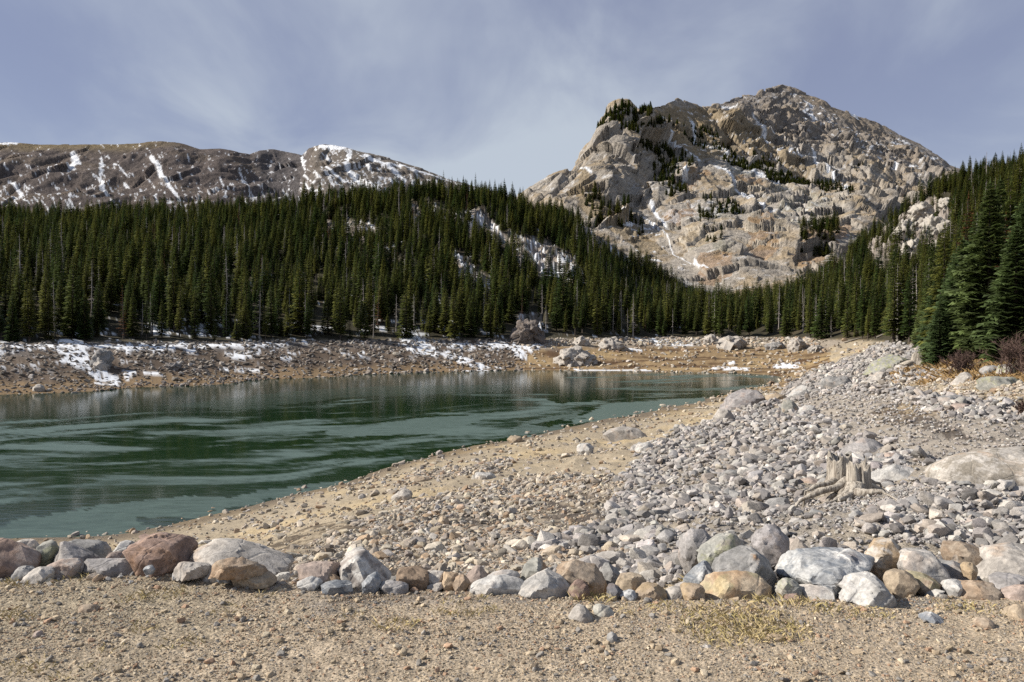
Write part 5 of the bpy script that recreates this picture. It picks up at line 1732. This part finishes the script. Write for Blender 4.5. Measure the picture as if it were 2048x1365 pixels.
# kinds of far tree, all 10 m tall at scale 1
KIND = []
for k in range(7):
    rr = (1.45, 1.75, 1.25, 2.05, 1.6, 1.9, 1.35)[k]
    KIND.append((trunk_mesh('trunk', 9.6, 0.15, M_BARK, 500 + k), crown_mesh('crown', 10, rr, (0.5, 0.9, 1.6, 0.4, 1.2, 0.7, 2.4)[k], 44, 8, 520 + k, M_SPRUCE, 3, 0.08, 0.72 + 0.05 * (k % 4), 0.40), 'spruce'))
KIND.append((trunk_mesh('trunk', 9.6, 0.14, M_BARK, 540), crown_mesh('crown', 10, 1.0, 0.8, 26, 6, 541, M_RUST, 2, 0.25, 0.85, 0.3), 'rust'))
for k in range(2):
    KIND.append((trunk_mesh('trunk', 9.8, 0.15, M_SNAG, 550 + k), snag_mesh('branches', 9.8, 552 + k), 'snag'))
NSP = 7


def tree_line_v(u):
    return np.interp(u, [-600, 0, 600, 900, 1000, 1100, 1250, 1420, 1600, 1680, 1840, 1870, 1960, 2048, 2600], [685, 684, 683, 680, 678, 676, 676, 671, 675, 685, 690, 715, 716, 716, 716])


def forest():
    rg = np.random.default_rng(9)
    sp = 3.6
    gx, gy = np.meshgrid(np.arange(-420, 470, sp), np.arange(48, 560, sp), indexing='ij')
    x = (gx + rg.uniform(-0.5, 0.5, gx.shape) * sp).ravel()
    y = (gy + rg.uniform(-0.5, 0.5, gx.shape) * sp).ravel()
    az = np.arctan2(x, y)
    ok = np.abs(az) < math.radians(41)
    x, y = x[ok], y[ok]
    z = gz(x, y)
    u, v = to_pix(x, y, z)
    ok = (v < tree_line_v(u) + rg.normal(0, 1.5, len(u))) & (z > -0.7)
    ok &= ~((u < 1640) & (y < 115))
    x, y, z, u, v = x[ok], y[ok], z[ok], u[ok], v[ok]
    n = len(x)
    cl = fbm2(x, y, 28.0, 3, 211)
    dens = 0.90 + 0.4 * cl
    glade = np.zeros(n, bool)
    for g in GLADES:
        glade |= in_poly(u + 20 * cl, v + 8 * cl, g)
    dens[glade] = 0.09
    dens[in_poly(u, v, GLADES[-1])] = 0.22
    # bare talus between the forest and the crag; open knoll
    talus = in_poly(u, v, [(1180, 300), (1300, 440), (1420, 540), (1700, 560), (1700, 300)]) & (y > 390)
    dens[talus] = 0.03
    dens[(u > 1850) & (y < 260)] *= 1.1
    dens[(y > 515) & (u < 1700)] = 0
    ok = rg.random(n) < dens
    x, y, z, u, v = [a[ok] for a in (x, y, z, u, v)]
    n = len(x)
    hgt = (rg.normal(9.4, 2.4, n) + 2.2 * fbm2(x, y, 15.0, 2, 215)).clip(4.0, 16.0)
    young = rg.random(n) < 0.12
    hgt[young] *= 0.5
    hgt[(y < 62)] *= 0.75
    kind = rg.integers(0, NSP, n)
    r = rg.random(n)
    kind[r < 0.016] = 7
    snag = (r > 0.93) | ((r > 0.80) & in_poly(u, v, [(1500, 690), (1700, 690), (1700, 620), (1500, 620)]))
    kind[snag] = NSP + 1 + rg.integers(0, 2, snag.sum())
    # which ones show largest (coarse front to back paint)
    W2, H2 = 512, 341
    buf = np.zeros((H2, W2), bool)
    order = np.argsort(y)
    seen = np.zeros(n)
    for q in order:
        hp = hgt[q] / y[q] * F / 4
        wp = hp * 0.12
        uc, vb = u[q] / 4, v[q] / 4
        y0, y1 = int(vb - hp), int(vb)
        for row in range(max(0, y0), min(H2, y1 + 1)):
            hw = wp * (row - y0 + 0.5) / (hp + 0.5)
            a, b = max(0, int(uc - hw)), min(W2, int(uc + hw) + 1)
            if b > a:
                seg = buf[row, a:b]
                seen[q] += (~seg).sum()
                seg[:] = True
    # stand-alone firs on the right bank are built separately
    live = kind <= 7
    cand = np.argsort(-seen)
    pick = [q for q in cand if live[q]][:262]
    pick_s = [q for q in cand if not live[q] and seen[q] > 0][:70]
    places = [((60, 680), 'left of the frozen stream'), ((160, 680), 'above the frozen stream'), ((330, 683), 'above the long far snow strip'), ((500, 683), 'right of the long far snow strip'), ((660, 683), 'between snow strip and snow gully'),
              ((800, 670), 'left of the snow gully'), ((930, 680), 'right of the snow gully'), ((1040, 670), 'by the steep brown rock knob'), ((1120, 672), 'above the lone broken outcrop'), ((1230, 674), 'above the pale low outcrop'), ((1330, 672), 'above the snow strip by the brown flats'),
              ((1450, 672), 'behind the wide pale outcrop'), ((1560, 676), 'left of the tall pale outcrop'), ((1650, 682), 'right of the tall pale outcrop'), ((1750, 688), 'at the end of the stony right bank'), ((1850, 700), 'behind the lichen slab'), ((1950, 700), 'behind the reddish shrubs'), ((2040, 700), 'at the right end of the bank'),
              ((200, 480), 'high on the left hillside'), ((600, 470), 'high on the middle hillside'), ((850, 420), 'on the hill crest below the snowy dome'), ((1050, 480), 'beside the snowy rock steps of the hill'), ((1250, 470), 'on the slope below the crag'), ((1650, 500), 'on the rocky knoll below the peak'), ((1830, 450), 'on the pale rocks of the right hillside'), ((1980, 380), 'high on the right hillside')]

    def make(q, cat, group, name):
        t, c, kk = KIND[kind[q]]
        e = link(name, None, None, (x[q], y[q], z[q] - 0.1))
        e.empty_display_size = 0.5
        s = hgt[q] / 10.0
        wv = rg.uniform(0.75, 1.25)
        e.scale = (s * wv, s * wv, s)
        e.rotation_euler = (rg.normal(0, 0.015), rg.normal(0, 0.015), rg.uniform(0, 6.28))
        tr = link('trunk', t, e)
        cr = link('crown' if kk != 'snag' else 'branches', c, e)
        pl = min(places, key=lambda L: math.hypot(L[0][0] - u[q], 2 * (L[0][1] - v[q])))[1]
        size = 'tall' if hgt[q] > 11.5 else ('short' if hgt[q] < 7 else 'medium')
        slim = 'slender' if (kind[q] in (0, 2, 6)) else 'bushy'
        if kk == 'snag':
            lab = f'{size} bare grey dead tree {pl}'
        elif kk == 'rust':
            lab = f'{size} rusty red dying spruce {pl}'
        else:
            lab = f'{size} {slim} dark green spruce {pl}'
        tag(e, lab, cat, group)
        return (kind[q], tr, cr)
    made = [make(q, 'spruce', 'spruces of the valley forest', 'spruce_tree') for q in pick]
    made += [make(q, 'dead tree', 'bare dead trees in the forest', 'dead_tree') for q in pick_s]
    src = []
    for k in range(len(KIND)):
        m = [mm for mm in made if mm[0] == k]
        if not m:
            q = [i for i in range(n) if kind[i] == k]
            q = max(q, key=lambda i: seen[i])
            m = [make(q, 'spruce', 'spruces of the valley forest', 'spruce_tree')]
            pick.append(q)
        src.append([m[0][1], m[0][2]])
    single_out([mm[1].parent for mm in made])
    rest = np.ones(n, bool)
    rest[pick] = False
    rest[pick_s] = False
    s = hgt / 10.0
    w = rg.uniform(0.75, 1.25, n)
    pts = np.stack([x, y, z - 0.1], 1)[rest]
    rot = np.stack([np.zeros(n), np.zeros(n), rg.uniform(0, 6.28, n)], 1)[rest]
    scl = np.stack([s * w, s * w, s], 1)[rest]
    kd = kind[rest]
    # stunted trees on the crag and its ledges
    P, S, K = [], [], []
    for poly, nn, h0 in (([(1238, 232), (1262, 228), (1300, 250), (1345, 300), (1390, 335), (1372, 350), (1330, 345), (1300, 305), (1240, 272)], 260, 9), ([(1195, 262), (1212, 240), (1245, 232), (1245, 262), (1205, 275)], 60, 9),
                         ([(1320, 242), (1420, 262), (1470, 285), (1440, 310), (1400, 300), (1350, 262)], 150, 6), ([(1300, 330), (1345, 345), (1375, 400), (1345, 412), (1310, 390)], 90, 9), ([(1450, 300), (1530, 345), (1500, 352), (1445, 322)], 130, 6),
                         ([(1530, 352), (1600, 362), (1705, 392), (1700, 402), (1600, 385), (1530, 368)], 420, 6), ([(1500, 320), (1560, 335), (1560, 350), (1510, 345)], 110, 6), ([(1330, 395), (1375, 385), (1380, 405), (1335, 412)], 24, 8), ([(1388, 410), (1425, 400), (1440, 440), (1400, 450)], 22, 8), ([(1430, 415), (1475, 420), (1490, 440), (1430, 432)], 90, 5),
                         ([(1160, 420), (1200, 410), (1290, 440), (1285, 470), (1180, 455)], 70, 10), ([(1590, 470), (1670, 455), (1680, 520), (1600, 510)], 60, 11), ([(1660, 230), (1700, 330), (1690, 345), (1650, 340)], 26, 4), ([(1400, 445), (1440, 450), (1450, 500), (1410, 490)], 22, 6), ([(1700, 330), (1740, 350), (1700, 360)], 18, 4)):
        us_, vs_ = [p[0] for p in poly], [p[1] for p in poly]
        got = 0
        while got < nn:
            a, b = rg.uniform(min(us_), max(us_)), rg.uniform(min(vs_), max(vs_))
            if in_poly(np.array([a]), np.array([b]), poly)[0]:
                P.append(peak_pt(a, b) - np.array((0, 0, 0.3)))
                hh = h0 * rg.uniform(0.6, 1.3) / 10
                ww = hh * rg.uniform(1.2, 1.8) if h0 < 7 else hh * rg.uniform(1.0, 1.5)
                S.append((ww, ww, hh))
                K.append(rg.integers(0, NSP))
                got += 1
    pts = np.concatenate([pts, P])
    scl = np.concatenate([scl, S])
    rot = np.concatenate([rot, np.stack([np.zeros(len(P)), np.zeros(len(P)), rg.uniform(0, 6.28, len(P))], 1)])
    kd = np.concatenate([kd, K])
    scatter('spruce_forest', 'dense dark spruce forest covering the hillsides', pts, rot, scl, kd, np.ones((len(pts), 3)), src)


forest()


def big_firs():
    """the near firs at the right edge, with their own denser crowns"""
    variants = [(trunk_mesh('trunk', 9.7, 0.17, M_BARK, 600 + k), crown_mesh('crown', 10, r, 0.15, 64, 13, 610 + k, M_FIR, 6, 0.10, 0.80, 0.30)) for k, r in enumerate((2.4, 2.7, 2.1))]
    rusty = (trunk_mesh('trunk', 9.7, 0.16, M_BARK, 640), crown_mesh('crown', 10, 1.5, 1.0, 50, 10, 641, M_RUST, 5, 0.35, 0.85, 0.26))
    rg = np.random.default_rng(12)
    data = [  # u of the trunk, distance, top v, variant, label
        (1978, 50, 352, 0, 'tallest blue green fir at the right behind the reddish shrubs'), (1880, 52, 588, 2, 'young green fir standing alone at the left end of the right bank firs'),
        (2032, 44, 440, 1, 'broad blue green fir at the right edge over the large shrub'), (1926, 55, 470, 1, 'full fir left of the tallest blue green fir'), (2085, 50, 370, 0, 'tall fir cut by the right edge'),
        (1905, 66, 500, 2, 'slim fir behind the young lone fir'), (1950, 64, 420, 2, 'fir behind the tallest blue green fir'), (1868, 78, 560, 0, 'fir further back at the left of the right bank group'), (2015, 68, 390, 1, 'fir behind the broad fir at the right edge'), (2060, 62, 330, 2, 'dark tall fir behind the right edge firs'),
        (1890, 92, 520, 1, 'fir deep in the right bank group'), (1845, 96, 600, 2, 'small fir behind the lichen slab'), (1928, 90, 440, 0, 'distant tall fir above the right bank group'), (1862, 58, 648, 0, 'very small fir beside the lichen slab'), (1998, 84, 350, 2, 'far fir with pointed top left of the right edge'), (2110, 60, 300, 0, 'fir outside the right edge')]
    for u, y, tv, k, lab in data:
        x = (u - 1024) / F * y
        z = float(gz(np.array([x]), np.array([y]))[0])
        top = at(u, tv, y)[2]
        h = top - z
        s = h / 10.3
        e = link('fir_tree', None, None, (x, y, z - 0.05))
        wv = rg.uniform(1.05, 1.3) * min(1.1, 0.9 + 1.2 / h)
        e.scale = (s * wv, s * wv, s)
        e.rotation_euler = (0, 0, rg.uniform(0, 6.28))
        link('trunk', variants[k][0], e)
        link('crown', variants[k][1], e)
        tag(e, lab, 'fir', 'firs on the right bank')
    for u, y, tv, lab in ((2010, 57, 420, 'rusty dying fir among the tall firs at the right'), (1935, 76, 380, 'thin rusty fir top left of the tallest blue green fir')):
        x = (u - 1024) / F * y
        z = float(gz(np.array([x]), np.array([y]))[0])
        s = (at(u, tv, y)[2] - z) / 10.3
        e = link('fir_tree', None, None, (x, y, z - 0.05))
        e.scale = (s, s, s)
        link('trunk', rusty[0], e)
        link('crown', rusty[1], e)
        tag(e, lab, 'fir', 'firs on the right bank')


big_firs()


# ------------------------------------------------------------------ shrubs, grass, stumps, driftwood
def mat_plain(name, c1, c2, sc=6.0):
    m, nt, b = new_mat(name)
    geo = nt.n('ShaderNodeNewGeometry')
    n = nt.noise(geo.outputs['Position'], sc, 4, 0.6)
    nt.l(nt.mix(nt.ramp(n, 0.35, 0.65), c1, c2), b.inputs['Base Color'])
    return m


M_TWIG = mat_plain('twigs', (0.085, 0.055, 0.048), (0.14, 0.095, 0.078))
M_GRASS = mat_plain('dry_grass', (0.47, 0.38, 0.21), (0.36, 0.30, 0.14), 5.0)
M_OCHRE = mat_plain('ochre_grass', (0.33, 0.215, 0.095), (0.25, 0.17, 0.085), 1.0)


def shrub(u, y, wid, hgt, lab, seed):
    rg = np.random.default_rng(seed)
    x = (u - 1024) / F * y
    z = float(gz(np.array([x]), np.array([y]))[0])
    e = link('bare_shrub', None, None, (x, y, z))
    Vs, Qs, off = [], [], 0
    tw_v, tw_t = [], []
    for k in range(46):
        th = rg.uniform(0, 6.283)
        sp = rg.uniform(0.1, 1.0)
        p0 = np.array((rg.normal(0, 0.12 * wid), rg.normal(0, 0.12 * wid), -0.05))
        p2 = np.array((math.cos(th) * wid * 0.5 * sp, math.sin(th) * wid * 0.5 * sp, hgt * rg.uniform(0.6, 1.0) * (1.1 - 0.4 * sp)))
        p1 = p0 * 0.5 + p2 * 0.5 + np.array((0, 0, 0.1 * hgt))
        V, Q = tube([p0, p1, p2], [0.02, 0.014, 0.006], 4)
        Vs.append(V)
        Qs.append(Q + off)
        off += len(V)
        for j in range(52):
            f = rg.uniform(0.25, 1.0)
            b = p0 * (1 - f) + p2 * f + np.array((0, 0, 0.2 * hgt * f * (1 - f)))
            dv = rg.normal(size=3) * np.array((1, 1, 0.6)) + np.array((0, 0, 0.8))
            dv *= rg.uniform(0.15, 0.42) * hgt * 0.5 / np.linalg.norm(dv)
            s = np.cross(dv, rg.normal(size=3))
            s *= 0.011 / (np.linalg.norm(s) + 1e-9)
            n = len(tw_v)
            tw_v.extend((b - s, b + s, b + dv))
            tw_t.append((n, n + 1, n + 2))
    link('stems', mesh_np('stems', np.concatenate(Vs), [np.concatenate(Qs)], True, None, [M_TWIG]), e)
    link('twigs', mesh_np('twigs', np.array(tw_v), [np.array(tw_t, np.int32)], False, None, [M_TWIG]), e)
    tag(e, lab, 'shrub', 'leafless shrubs below the firs')


shrub(1925, 42, 2.4, 1.35, 'leafless reddish brown shrub below the tallest blue green fir', 1)
shrub(2040, 36, 3.6, 2.1, 'large leafless red brown shrub at the right edge below the firs', 2)
shrub(2056, 21, 0.7, 0.5, 'small dark leafless shrub on the scree at the right edge', 3)


def grass_blades(name, label, spots, mat, seed):
    """spots: (x, y, radius, count, height)"""
    rg = np.random.default_rng(seed)
    V, T = [], []
    for (x, y, r, n, h) in spots:
        a = rg.uniform(0, 6.283, n)
        q = r * np.sqrt(rg.random(n))
        px, py = x + q * np.cos(a), y + q * np.sin(a) * 0.9
        pz = gz(px, py)
        for i in range(n):
            hh = h * rg.uniform(0.4, 1.1)
            ln = rg.normal(0, 0.8, 2) * hh
            w = 0.0010 + 0.0009 * y * 0.22
            th = rg.uniform(0, 6.283)
            dx, dy = math.cos(th) * w, math.sin(th) * w
            b = len(V)
            V.extend(((px[i] - dx, py[i] - dy, pz[i] - 0.004), (px[i] + dx, py[i] + dy, pz[i] - 0.01), (px[i] + ln[0] * 0.4 + dx * .6, py[i] + ln[1] * 0.4 + dy * .6, pz[i] + hh * 0.65), (px[i] + ln[0], py[i] + ln[1], pz[i] + hh)))
            T.extend(((b, b + 1, b + 2), (b, b + 2, b + 3)))
    me = mesh_np(name, np.array(V), [np.array(T, np.int32)], False, None, [mat])
    return link(name, me, kind='stuff', label=label)


def grasses():
    sp = []
    for u, v, r, n, h in ((320, 1192, .14, 130, .05), (265, 1198, .10, 80, .045), (360, 1186, .10, 80, .045), (40, 1170, .12, 120, .06), (5, 1228, .10, 120, .05), (45, 1236, .08, 80, .05), (290, 1256, .09, 90, .05), (225, 1298, .08, 70, .04), (365, 1284, .12, 110, .05), (60, 1338, .12, 130, .05), (130, 1360, .07, 70, .04), (190, 1338, .06, 40, .04),
                          (440, 1225, .07, 50, .04), (800, 1255, .12, 170, .065), (930, 1232, .08, 110, .06), (885, 1228, .05, 50, .05), (930, 1205, .14, 120, .045), (1185, 1200, .14, 240, .08), (1215, 1192, .1, 140, .07), (980, 1225, .05, 50, .05), (205, 1152, .12, 130, .06), (325, 1135, .05, 30, .16), (425, 1150, .05, 40, .12), (150, 1158, .15, 120, .05), (530, 1190, .08, 60, .04), (480, 1205, .08, 60, .04),
                          (1430, 1170, .25, 520, .09), (1500, 1185, .25, 500, .08), (1550, 1205, .2, 300, .07), (1470, 1250, .30, 900, .055), (1530, 1255, .25, 700, .055), (1450, 1275, .2, 450, .05), (1560, 1270, .18, 320, .05), (1620, 1218, .15, 220, .06), (1680, 1228, .12, 120, .05), (1270, 1222, .12, 100, .045), (1330, 1215, .12, 120, .05), (1745, 1230, .12, 260, .04), (1900, 1212, .12, 120, .05), (1960, 1220, .15, 140, .05), (1440, 1230, .25, 420, .05), (1350, 1265, .12, 80, .04), (700, 1230, .08, 40, .04)):
        h_ = hit(u, v, 3.0)
        sp.append((h_[0], h_[1], r * 1.25, int(n * 0.48), h * 0.75))
    grass_blades('grass', 'yellowish dry grass tufts on the gravel crest', sp, M_GRASS, 31)
    sp = []
    rg = np.random.default_rng(32)
    for k in range(150):
        u, v = rg.uniform(1745, 2060), rg.uniform(728, 772)
        h_ = hit(u, v)
        if h_ is not None and h_[1] < 75:
            sp.append((h_[0], h_[1], rg.uniform(0.25, 0.8), 45, rg.uniform(0.15, 0.32)))
    for u, v in ((1790, 752), (1815, 748), (1850, 745), (1870, 752), (1900, 742), (1890, 764)):
        h_ = hit(u, v)
        sp.append((h_[0], h_[1], 0.9, 160, 0.4))
    grass_blades('bank_grass', 'orange brown dry grass on the right bank below the firs', sp, M_OCHRE, 33)


grasses()


def mat_stump():
    m, nt, b = new_mat('weathered_wood')
    tc = nt.n('ShaderNodeTexCoord')
    n = nt.noise(nt.mapping(tc.outputs['Object'], (26, 26, 2.5)), 1.0, 4, 0.65, 0.4)
    k = nt.noise(tc.outputs['Object'], 3.0, 4, 0.6)
    c = nt.mix(nt.ramp(n, 0.35, 0.62), (0.17, 0.145, 0.12), (0.44, 0.40, 0.345))
    c = nt.mix(nt.ramp(k, 0.55, 0.75, 0, 0.5), c, (0.22, 0.17, 0.12))
    nt.l(c, b.inputs['Base Color'])
    nt.l(nt.bump(n, 0.9, 0.02), b.inputs['Normal'])
    return m


M_STUMP = mat_stump()


def stub(h, r, seed, lean=(0, 0), n=48, rows=22):
    """a fluted, broken off stem with flaring foot and splintered rim"""
    rg = np.random.default_rng(seed)
    ph = rg.uniform(0, 6.283, 6)
    rim = rg.normal(0, 0.06, n) + 0.13 * np.sin(2 * np.pi * np.arange(n) / n * 2 + ph[4])
    V = []
    for i in range(rows):
        f = i / (rows - 1)
        for k in range(n):
            th = 2 * math.pi * k / n
            lobes = math.sin(5 * th + ph[0] + 0.6 * f)
            fl = 0.08 * lobes + 0.05 * math.sin(9 * th + ph[1] + 1.5 * f) + 0.03 * math.sin(19 * th + ph[2]) + 0.03 * math.sin(3 * th + ph[3]) + rg.normal() * 0.012
            flare = max(0.0, 0.55 - f) ** 2 * 4.2 * (0.6 + 0.4 * lobes)
            rr = r * (1 + fl) * (1.0 - 0.12 * f) + r * flare
            V.append((rr * math.cos(th) + lean[0] * f * h, rr * math.sin(th) + lean[1] * f * h, -0.12 + f * (h * (1 + rim[k]) + 0.12)))
    Q = []
    for i in range(rows - 1):
        for k in range(n):
            Q.append((i * n + k, i * n + (k + 1) % n, (i + 1) * n + (k + 1) % n, (i + 1) * n + k))
    # broken top: an inner ring below the rim, then the rotten core
    i0 = len(V)
    for k in range(n):
        p = np.array(V[(rows - 1) * n + k])
        c = np.array((lean[0] * h, lean[1] * h, h * 0.86))
        q = p * 0.62 + c * 0.38
        q[2] = h * (0.84 + 0.4 * rim[k] * 0.5)
        V.append(tuple(q))
    for k in range(n):
        Q.append(((rows - 1) * n + k, (rows - 1) * n + (k + 1) % n, i0 + (k + 1) % n, i0 + k))
    c = len(V)
    V.append((lean[0] * h, lean[1] * h, h * 0.78))
    T = [(i0 + k, i0 + (k + 1) % n, c) for k in range(n)]
    return np.array(V), [np.array(Q, np.int32), np.array(T, np.int32)]


def stump():
    p = hit(1702, 1018)
    y = p[1]
    k = y / F
    x0, z0 = p[0], p[2]
    e = link('tree_stump', None, None, (x0, y, z0 + 0.05))
    tag(e, 'bleached grey twin tree stump with bare spreading roots on the scree', 'stump')

    def loc(u, v, dy=0.0):
        q = at(u, v, y + dy)
        return np.array((q[0] - x0, dy, q[2] - z0))
    V, Fc = stub((1008 - 944) * k, 47 * k * 0.5, 3, (-0.06, 0))
    o = link('trunk', mesh_np('trunk', V, Fc, True, None, [M_STUMP]), e, loc(1720, 1002, -0.05))
    V, Fc = stub((995 - 932) * k, 54 * k * 0.5, 4, (-0.05, 0.05))
    o = link('trunk', mesh_np('trunk', V, Fc, True, None, [M_STUMP]), e, loc(1684, 982, 0.38))
    roots = [([(1694, 968, 0.1), (1676, 980, 0.0), (1652, 990, -0.08), (1626, 998, -0.12), (1602, 1002, -0.1), (1588, 1022, -0.15)], 10),
             ([(1702, 978, -0.1), (1690, 1000, -0.25), (1668, 1018, -0.4), (1645, 1036, -0.5)], 10),
             ([(1710, 980, -0.15), (1702, 1008, -0.35), (1686, 1032, -0.5), (1678, 1056, -0.65)], 12),
             ([(1716, 980, -0.15), (1716, 1004, -0.3), (1726, 1016, -0.42), (1746, 1022, -0.48), (1770, 1040, -0.6)], 14),
             ([(1735, 975, 0.0), (1750, 981, 0.1), (1764, 990, 0.15), (1774, 1002, 0.15)], 8),
             ([(1674, 966, 0.3), (1654, 974, 0.15), (1632, 982, 0.05), (1606, 990, 0.0)], 9),
             ([(1682, 978, 0.2), (1668, 996, 0.0), (1656, 1014, -0.2), (1650, 1028, -0.3)], 7),
             ([(1696, 976, 0.0), (1688, 990, -0.12), (1676, 1004, -0.2), (1660, 1012, -0.25)], 6),
             ([(1722, 962, 0.4), (1745, 968, 0.45), (1764, 978, 0.5)], 7)]
    for n, (pts, w) in enumerate(roots):
        P = np.array([loc(*q) for q in pts])
        t = np.linspace(0, 1, len(P))
        tt = np.linspace(0, 1, 18)
        rgr = np.random.default_rng(40 + n)
        C = np.stack([np.interp(tt, t, P[:, j]) for j in range(3)], 1)
        ker = np.array((0.25, 0.5, 0.25))
        for _ in range(3):
            C[1:-1] = C[:-2] * .25 + C[1:-1] * .5 + C[2:] * .25
        C += np.stack([0.022 * np.sin(tt * 9 + n + j * 2.1) * np.sin(np.pi * tt) for j in range(3)], 1)
        C += rgr.normal(0, 0.0015, C.shape)
        g = gz(C[:, 0] + x0, C[:, 1] + y) - z0
        rad = 1.0 * w * k * (1 - 0.78 * tt) * (1 + 0.12 * np.sin(tt * 14 + n))
        C[:, 2] = np.maximum(C[:, 2], g + rad * 0.5)
        C[-1, 2] = g[-1] - 0.03
        V, Q = tube(C, rad, 9)
        link('root', mesh_np('root', V, [Q], True, None, [M_STUMP]), e)
    # old stump beside the lichen slab, and driftwood
    for u, v, hh, r, lab in ((1832, 736, 24, 13, 'old grey stump beside the lichen covered slab'),):
        p = hit(u, v)
        kk = p[1] / F
        e2 = link('tree_stump', None, None, p)
        V, Fc = stub(hh * kk, r * kk, 8, (0.2, 0))
        link('trunk', mesh_np('trunk', V, Fc, True, None, [M_STUMP]), e2)
        for a in range(4):
            th = 0.6 + a * 1.5
            tip = np.array((math.cos(th) * r * kk * 3, math.sin(th) * r * kk * 3, 0.0))
            V, Q = tube([np.array((0, 0, 0.25)), tip * 0.5 + np.array((0, 0, 0.18)), tip], [r * kk * .5, r * kk * .35, 0.03], 7)
            link('root', mesh_np('root', V, [Q], True, None, [M_STUMP]), e2)
        tag(e2, lab, 'stump')
    for (u0, v0), (u1, v1), w, lab in (((1690, 688), (1725, 676), 3, 'grey driftwood log lying at the upper end of the stony bank'), ((1390, 818), (1436, 817), 2.5, 'pale driftwood pole lying near the water edge'), ((1905, 1062), (1930, 1072), 5, 'thin grey driftwood stick on the scree behind the striped boulder'), ((1752, 680), (1795, 692), 3, 'grey log slanting down the bank below the trees'), ((1770, 1020), (1800, 1030), 4, 'short driftwood branch right of the stump roots')):
        a, b = hit(u0, v0), hit(u1, v1)
        if a is None or b is None:
            continue
        if abs(a[1] - b[1]) > 12:
            b[1] = a[1] + 1.5
            b[0] = (u1 - 1024) / F * b[1]
            b[2] = float(gz(np.array([b[0]]), np.array([b[1]]))[0])
        r = w * a[1] / F * 0.6
        up = np.array((0, 0, r * 0.8))
        P = [a + up, a * .66 + b * .34 + up * 1.4, a * .33 + b * .67 + up * 1.1, b + up]
        V, Q = tube(P, [r, r * .9, r * .8, r * .45], 8)
        o = link('driftwood_log', mesh_np('driftwood_log', V - a, [Q], True, None, [M_STUMP]), None, a)
        tag(o, lab, 'driftwood')


stump()
